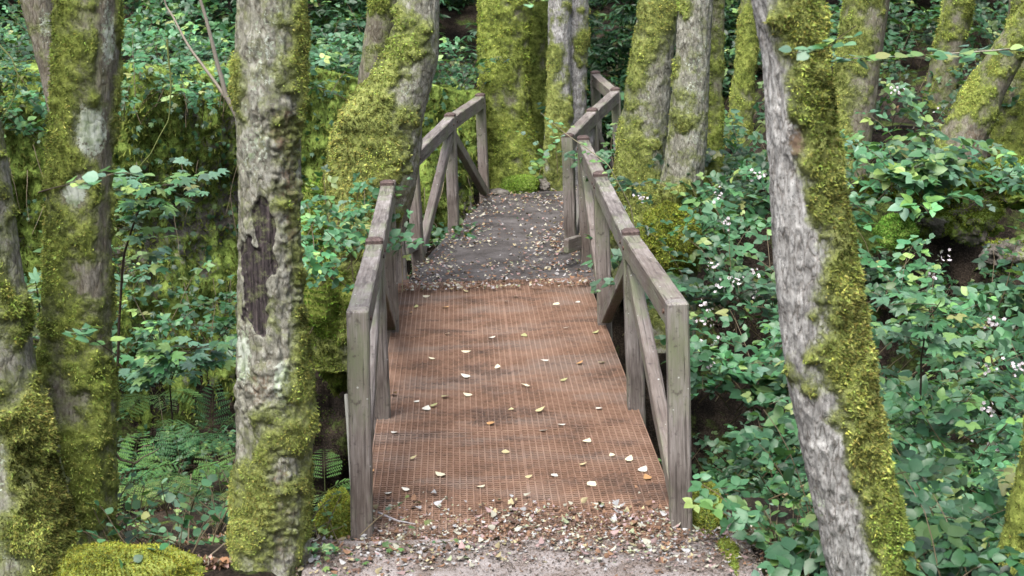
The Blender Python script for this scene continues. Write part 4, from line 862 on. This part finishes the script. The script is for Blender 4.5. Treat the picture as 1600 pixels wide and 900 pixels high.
for i in range(130):
    j = r3.integers(0, len(WV)); p = WV[j] + np.array([.05, -.12, 0]); d = np.array([r3.normal(0, .12), 0, -1.0]); pts = [p]
    for k in range(8): d = d + r3.normal(0, .08, 3); p = p + d * .07; pts.append(p)
    a.tube(pts, np.linspace(.004, .0015, 9), np.array([.24, .2, .14]) * r3.uniform(.4, 1.2), 4)
tag(a.build('debris', M_STEM), 'tangle of thin dead twigs and hanging roots over the banks', 'twigs', kind='stuff')

bush('low green shoots on the dark soil between the two leftmost trunks and the log', 185, 830, 7.6, 30, (.1, .35), r2, .3, leaf=(.03, .055), zoff=-.1, tri=False, tpl=ROUND, name='seedling', cat='seedling', up=.8)
stem('twisted root on the soil behind the mossy log', [G(180, 868, -.03), G(240, 872, .0), G(300, 880, .02), G(345, 884, -.04)], .018, (.09, .07, .05), 'bare_root', 'root', sd=9)
stem('forked stick lying against the foot of the pale flaking trunk', [G(300, 890, .0), G(325, 872, .04), G(350, 850, .12)], .007, (.2, .17, .13), 'stick', 'stick', sd=12)
stem('thin pale twig stuck in the litter beside the nearest left post', [G(590, 800, .03), G(620, 812, .035), G(650, 818, .02)], .006, (.26, .25, .26), 'stick', 'stick', sd=13, wig=.01)
# ------------------------------------------------------------------ leaf litter
def litter_cols(n, rg, pale=.35):
    base = np.array([(.46, .43, .31), (.40, .33, .17), (.24, .13, .07), (.13, .075, .05), (.33, .22, .19), (.30, .33, .18), (.42, .40, .36)])
    p = np.array([pale * .5, pale * .25, .30, .30, .2, .05, pale * .35]); c = base[rg.choice(7, n, p=p / p.sum())]; return c * rg.uniform(.7, 1.25, (n, 1))
def flat_axes(n, rg, t=.25):
    an = rg.uniform(0, 2 * pi, n); return np.stack([np.cos(an), np.sin(an), rg.normal(0, t * .5, n)], 1), np.array([0, 0, 1.]) + rg.normal(0, t, (n, 3))
r4 = np.random.default_rng(3)
a = Acc()
n = 5200; x = r4.uniform(-1.0, 1.1, n); y = 7.62 - r4.normal(.22, .34, n); dens = fbm(np.stack([x, y, 0 * x], -1) * 2.2, 4, 3)
edge = sm(6.75, 7.15, y) + .9 * sm(.1, .6, x) + .8 * sm(-.5, -.8, x); kp = (r4.random(n) < np.clip(.20 + .55 * edge + dens, .05, 1) * np.clip(sm(8.1, 7.35, y - .25 * dens), 0, 1) ** 1.6) & (y > 6.2) & (np.abs(x - .02) < np.where(y > 7.35, DW - .03, 2)); x, y = x[kp], y[kp]; n = len(x)
ax, nr = flat_axes(n, r4, .35); z = np.where(y > 7.22, .004, path_z(x, y)) + r4.uniform(.002, .02, n)
a.inst(DRYL, np.stack([x, y, z], 1), ax, nr, r4.uniform(.012, .026, n) + .022 * (r4.random(n) > .88), litter_cols(n, r4, .42) * np.array([.70, .74, .84]))
n = 9000; x = r4.uniform(-1.0, 1.08, n); y = 7.5 - r4.normal(.3, .36, n); kp = (r4.random(n) < np.clip(.75 + fbm(np.stack([x, y, 0 * x], -1) * 2.6, 14, 3) * 1.2 + .4 * (x > .2), .05, 1) * np.clip(sm(7.95, 7.3, y), 0, 1) ** 2) & (y > 6.2) & (np.abs(x - .02) < np.where(y > 7.35, DW - .03, 2)); x, y = x[kp], y[kp]; n = len(x)
ax, nr = flat_axes(n, r4, .5); z = np.where(y > 7.22, .002, path_z(x, y)) + r4.uniform(.001, .01, n)
a.inst(DRYL, np.stack([x, y, z], 1), ax, nr, r4.uniform(.006, .016, n), np.array([.115, .092, .082]) * r4.uniform(.35, 1.9, (n, 1)))
tag(a.build('leaf_litter', M_DRY), 'drift of pale and brown fallen leaves where the near path meets the mesh deck', 'leaf litter', kind='stuff')
a = Acc(); n = 4600; i = (r4.random(n) ** 1.25 * 139).astype(int); s = r4.random(n); P = X[i, (s * 89).astype(int)] + r4.normal(0, .02, (n, 3)) * [1, 1, 0]
e = np.abs(s - .5) * 2; kp = r4.random(n) < np.clip(.35 + .6 * e ** 2 + .7 * sm(14, 0, i) + fbm(P * 2.5, 8, 3), .05, 1); P = P[kp & True]; n = len(P); P[:, 2] = .02 + r4.uniform(.004, .02, n)
ax, nr = flat_axes(n, r4, .3); a.inst(DRYL, P, ax, nr, r4.uniform(.018, .042, n), litter_cols(n, r4, .55) * np.array([.75, .75, .83]))
tag(a.build('leaf_litter', M_DRY), 'scattered grey and cream fallen leaves on the far dark walkway', 'leaf litter', kind='stuff')
a = Acc(); q = []
P1 = sample(-100, 1900, 120, 950, 9000, r4); P1 = P1[(np.abs(P1[:, 0]) > 1.0) | (P1[:, 1] > 18)]; n = len(P1); ax, nr = flat_axes(n, r4, .5)
a.inst(DRYL, P1 + [0, 0, .012], ax, nr, r4.uniform(.02, .05, n), litter_cols(n, r4, .15) * .6)
P1 = np.concatenate([sample(1290, 1640, 210, 460, 4200, r4), sample(100, 360, 800, 900, 2200, r4)]); n = len(P1); ax, nr = flat_axes(n, r4, 1.1)
a.inst(DRYL, P1 + [0, -.04, .02], ax, nr, r4.uniform(.02, .05, n), litter_cols(n, r4, .15) * r4.uniform(.5, 1.1, (n, 1)))
tag(a.build('leaf_litter', M_DRY), 'dark rotting leaves scattered over the gully banks', 'leaf litter', kind='stuff')
# single fallen leaves on the mesh deck
lv = Acc(); lv.inst(FLATL, [(0, 0, 0)], [(1, .2, 0)], [(0, 0, 1)], [1.0], (.55, .50, .36)); protos = [lv.build('fallen_leaf', M_DRY)]
for c in ((.42, .36, .20), (.52, .50, .44), (.30, .30, .14), (.35, .20, .09)):
    b = Acc(); b.inst(FLATL, [(0, 0, 0)], [(1, .2, 0)], [(0, 0, 1)], [1.0], c); protos.append(b.build('fallen_leaf', M_DRY))
pos = [(660, 462), (732, 455), (790, 470), (650, 480), (640, 488), (700, 478), (808, 462), (872, 472), (905, 470), (940, 500), (880, 512), (925, 520), (818, 525), (763, 527), (720, 548), (777, 575), (735, 588), (858, 562), (935, 565), (900, 568), (826, 600), (828, 602), (875, 594), (690, 618), (655, 625), (612, 614), (664, 640), (738, 617), (672, 633), (798, 640), (836, 642), (932, 636), (884, 662), (842, 672), (620, 675), (914, 690), (790, 702), (640, 716), (695, 742), (585, 735), (958, 712), (1000, 736), (745, 760), (820, 745), (930, 752), (980, 720), (1015, 748), (905, 725), (600, 770), (640, 765), (700, 520), (680, 560), (760, 660), (870, 740)]
for i, (x, y) in enumerate(pos):
    p = G(x, y, .008); o = protos[i % 5] if i < 5 else protos[int(r4.choice([0, 0, 1, 2, 2, 3, 4]))].copy()
    if i >= 5: S.collection.objects.link(o)
    o.location = p; o.rotation_euler = (r4.normal(0, .14), r4.normal(0, .14), r4.uniform(0, 6.3)); s = r4.uniform(.042, .072); o.scale = (s, s, s)
    tag(o, 'single pale fallen leaf lying on the rusty mesh deck', 'leaf', 'fallen leaves on the mesh deck')

# ------------------------------------------------------------------ light
w = bpy.data.worlds.new('World'); S.world = w; w.use_nodes = True; nt = w.node_tree; bg = nt.nodes['Background']
sky = nt.nodes.new('ShaderNodeTexSky'); sky.sky_type = 'NISHITA'; sky.sun_disc = False
SE, SR = math.radians(60), math.radians(205)
sky.sun_elevation = SE; sky.sun_rotation = SR; sky.air_density = 1.0; sky.dust_density = 4; hs = nt.nodes.new('ShaderNodeHueSaturation'); hs.inputs['Saturation'].default_value = .55; nt.links.new(sky.outputs[0], hs.inputs['Color']); nt.links.new(hs.outputs[0], bg.inputs[0]); bg.inputs[1].default_value = .15
sl = bpy.data.lights.new('sun', 'SUN'); sl.energy = 1.5; sl.angle = math.radians(32); sl.color = (1, .96, .9); so_ = bpy.data.objects.new('sun', sl); S.collection.objects.link(so_)
dirv = Vector((math.sin(SR) * math.cos(SE), math.cos(SR) * math.cos(SE), math.sin(SE))); so_.rotation_euler = dirv.to_track_quat('Z', 'Y').to_euler()
S.view_settings.view_transform = 'Standard'; S.view_settings.look = 'None'; S.view_settings.gamma = 1; S.view_settings.exposure = 1.8
S.cycles.use_denoising = True; S.cycles.max_bounces = 6; S.cycles.diffuse_bounces = 4; S.cycles.transparent_max_bounces = 4
print('verts', sum(len(o.data.vertices) for o in bpy.data.objects if o.type == 'MESH'))
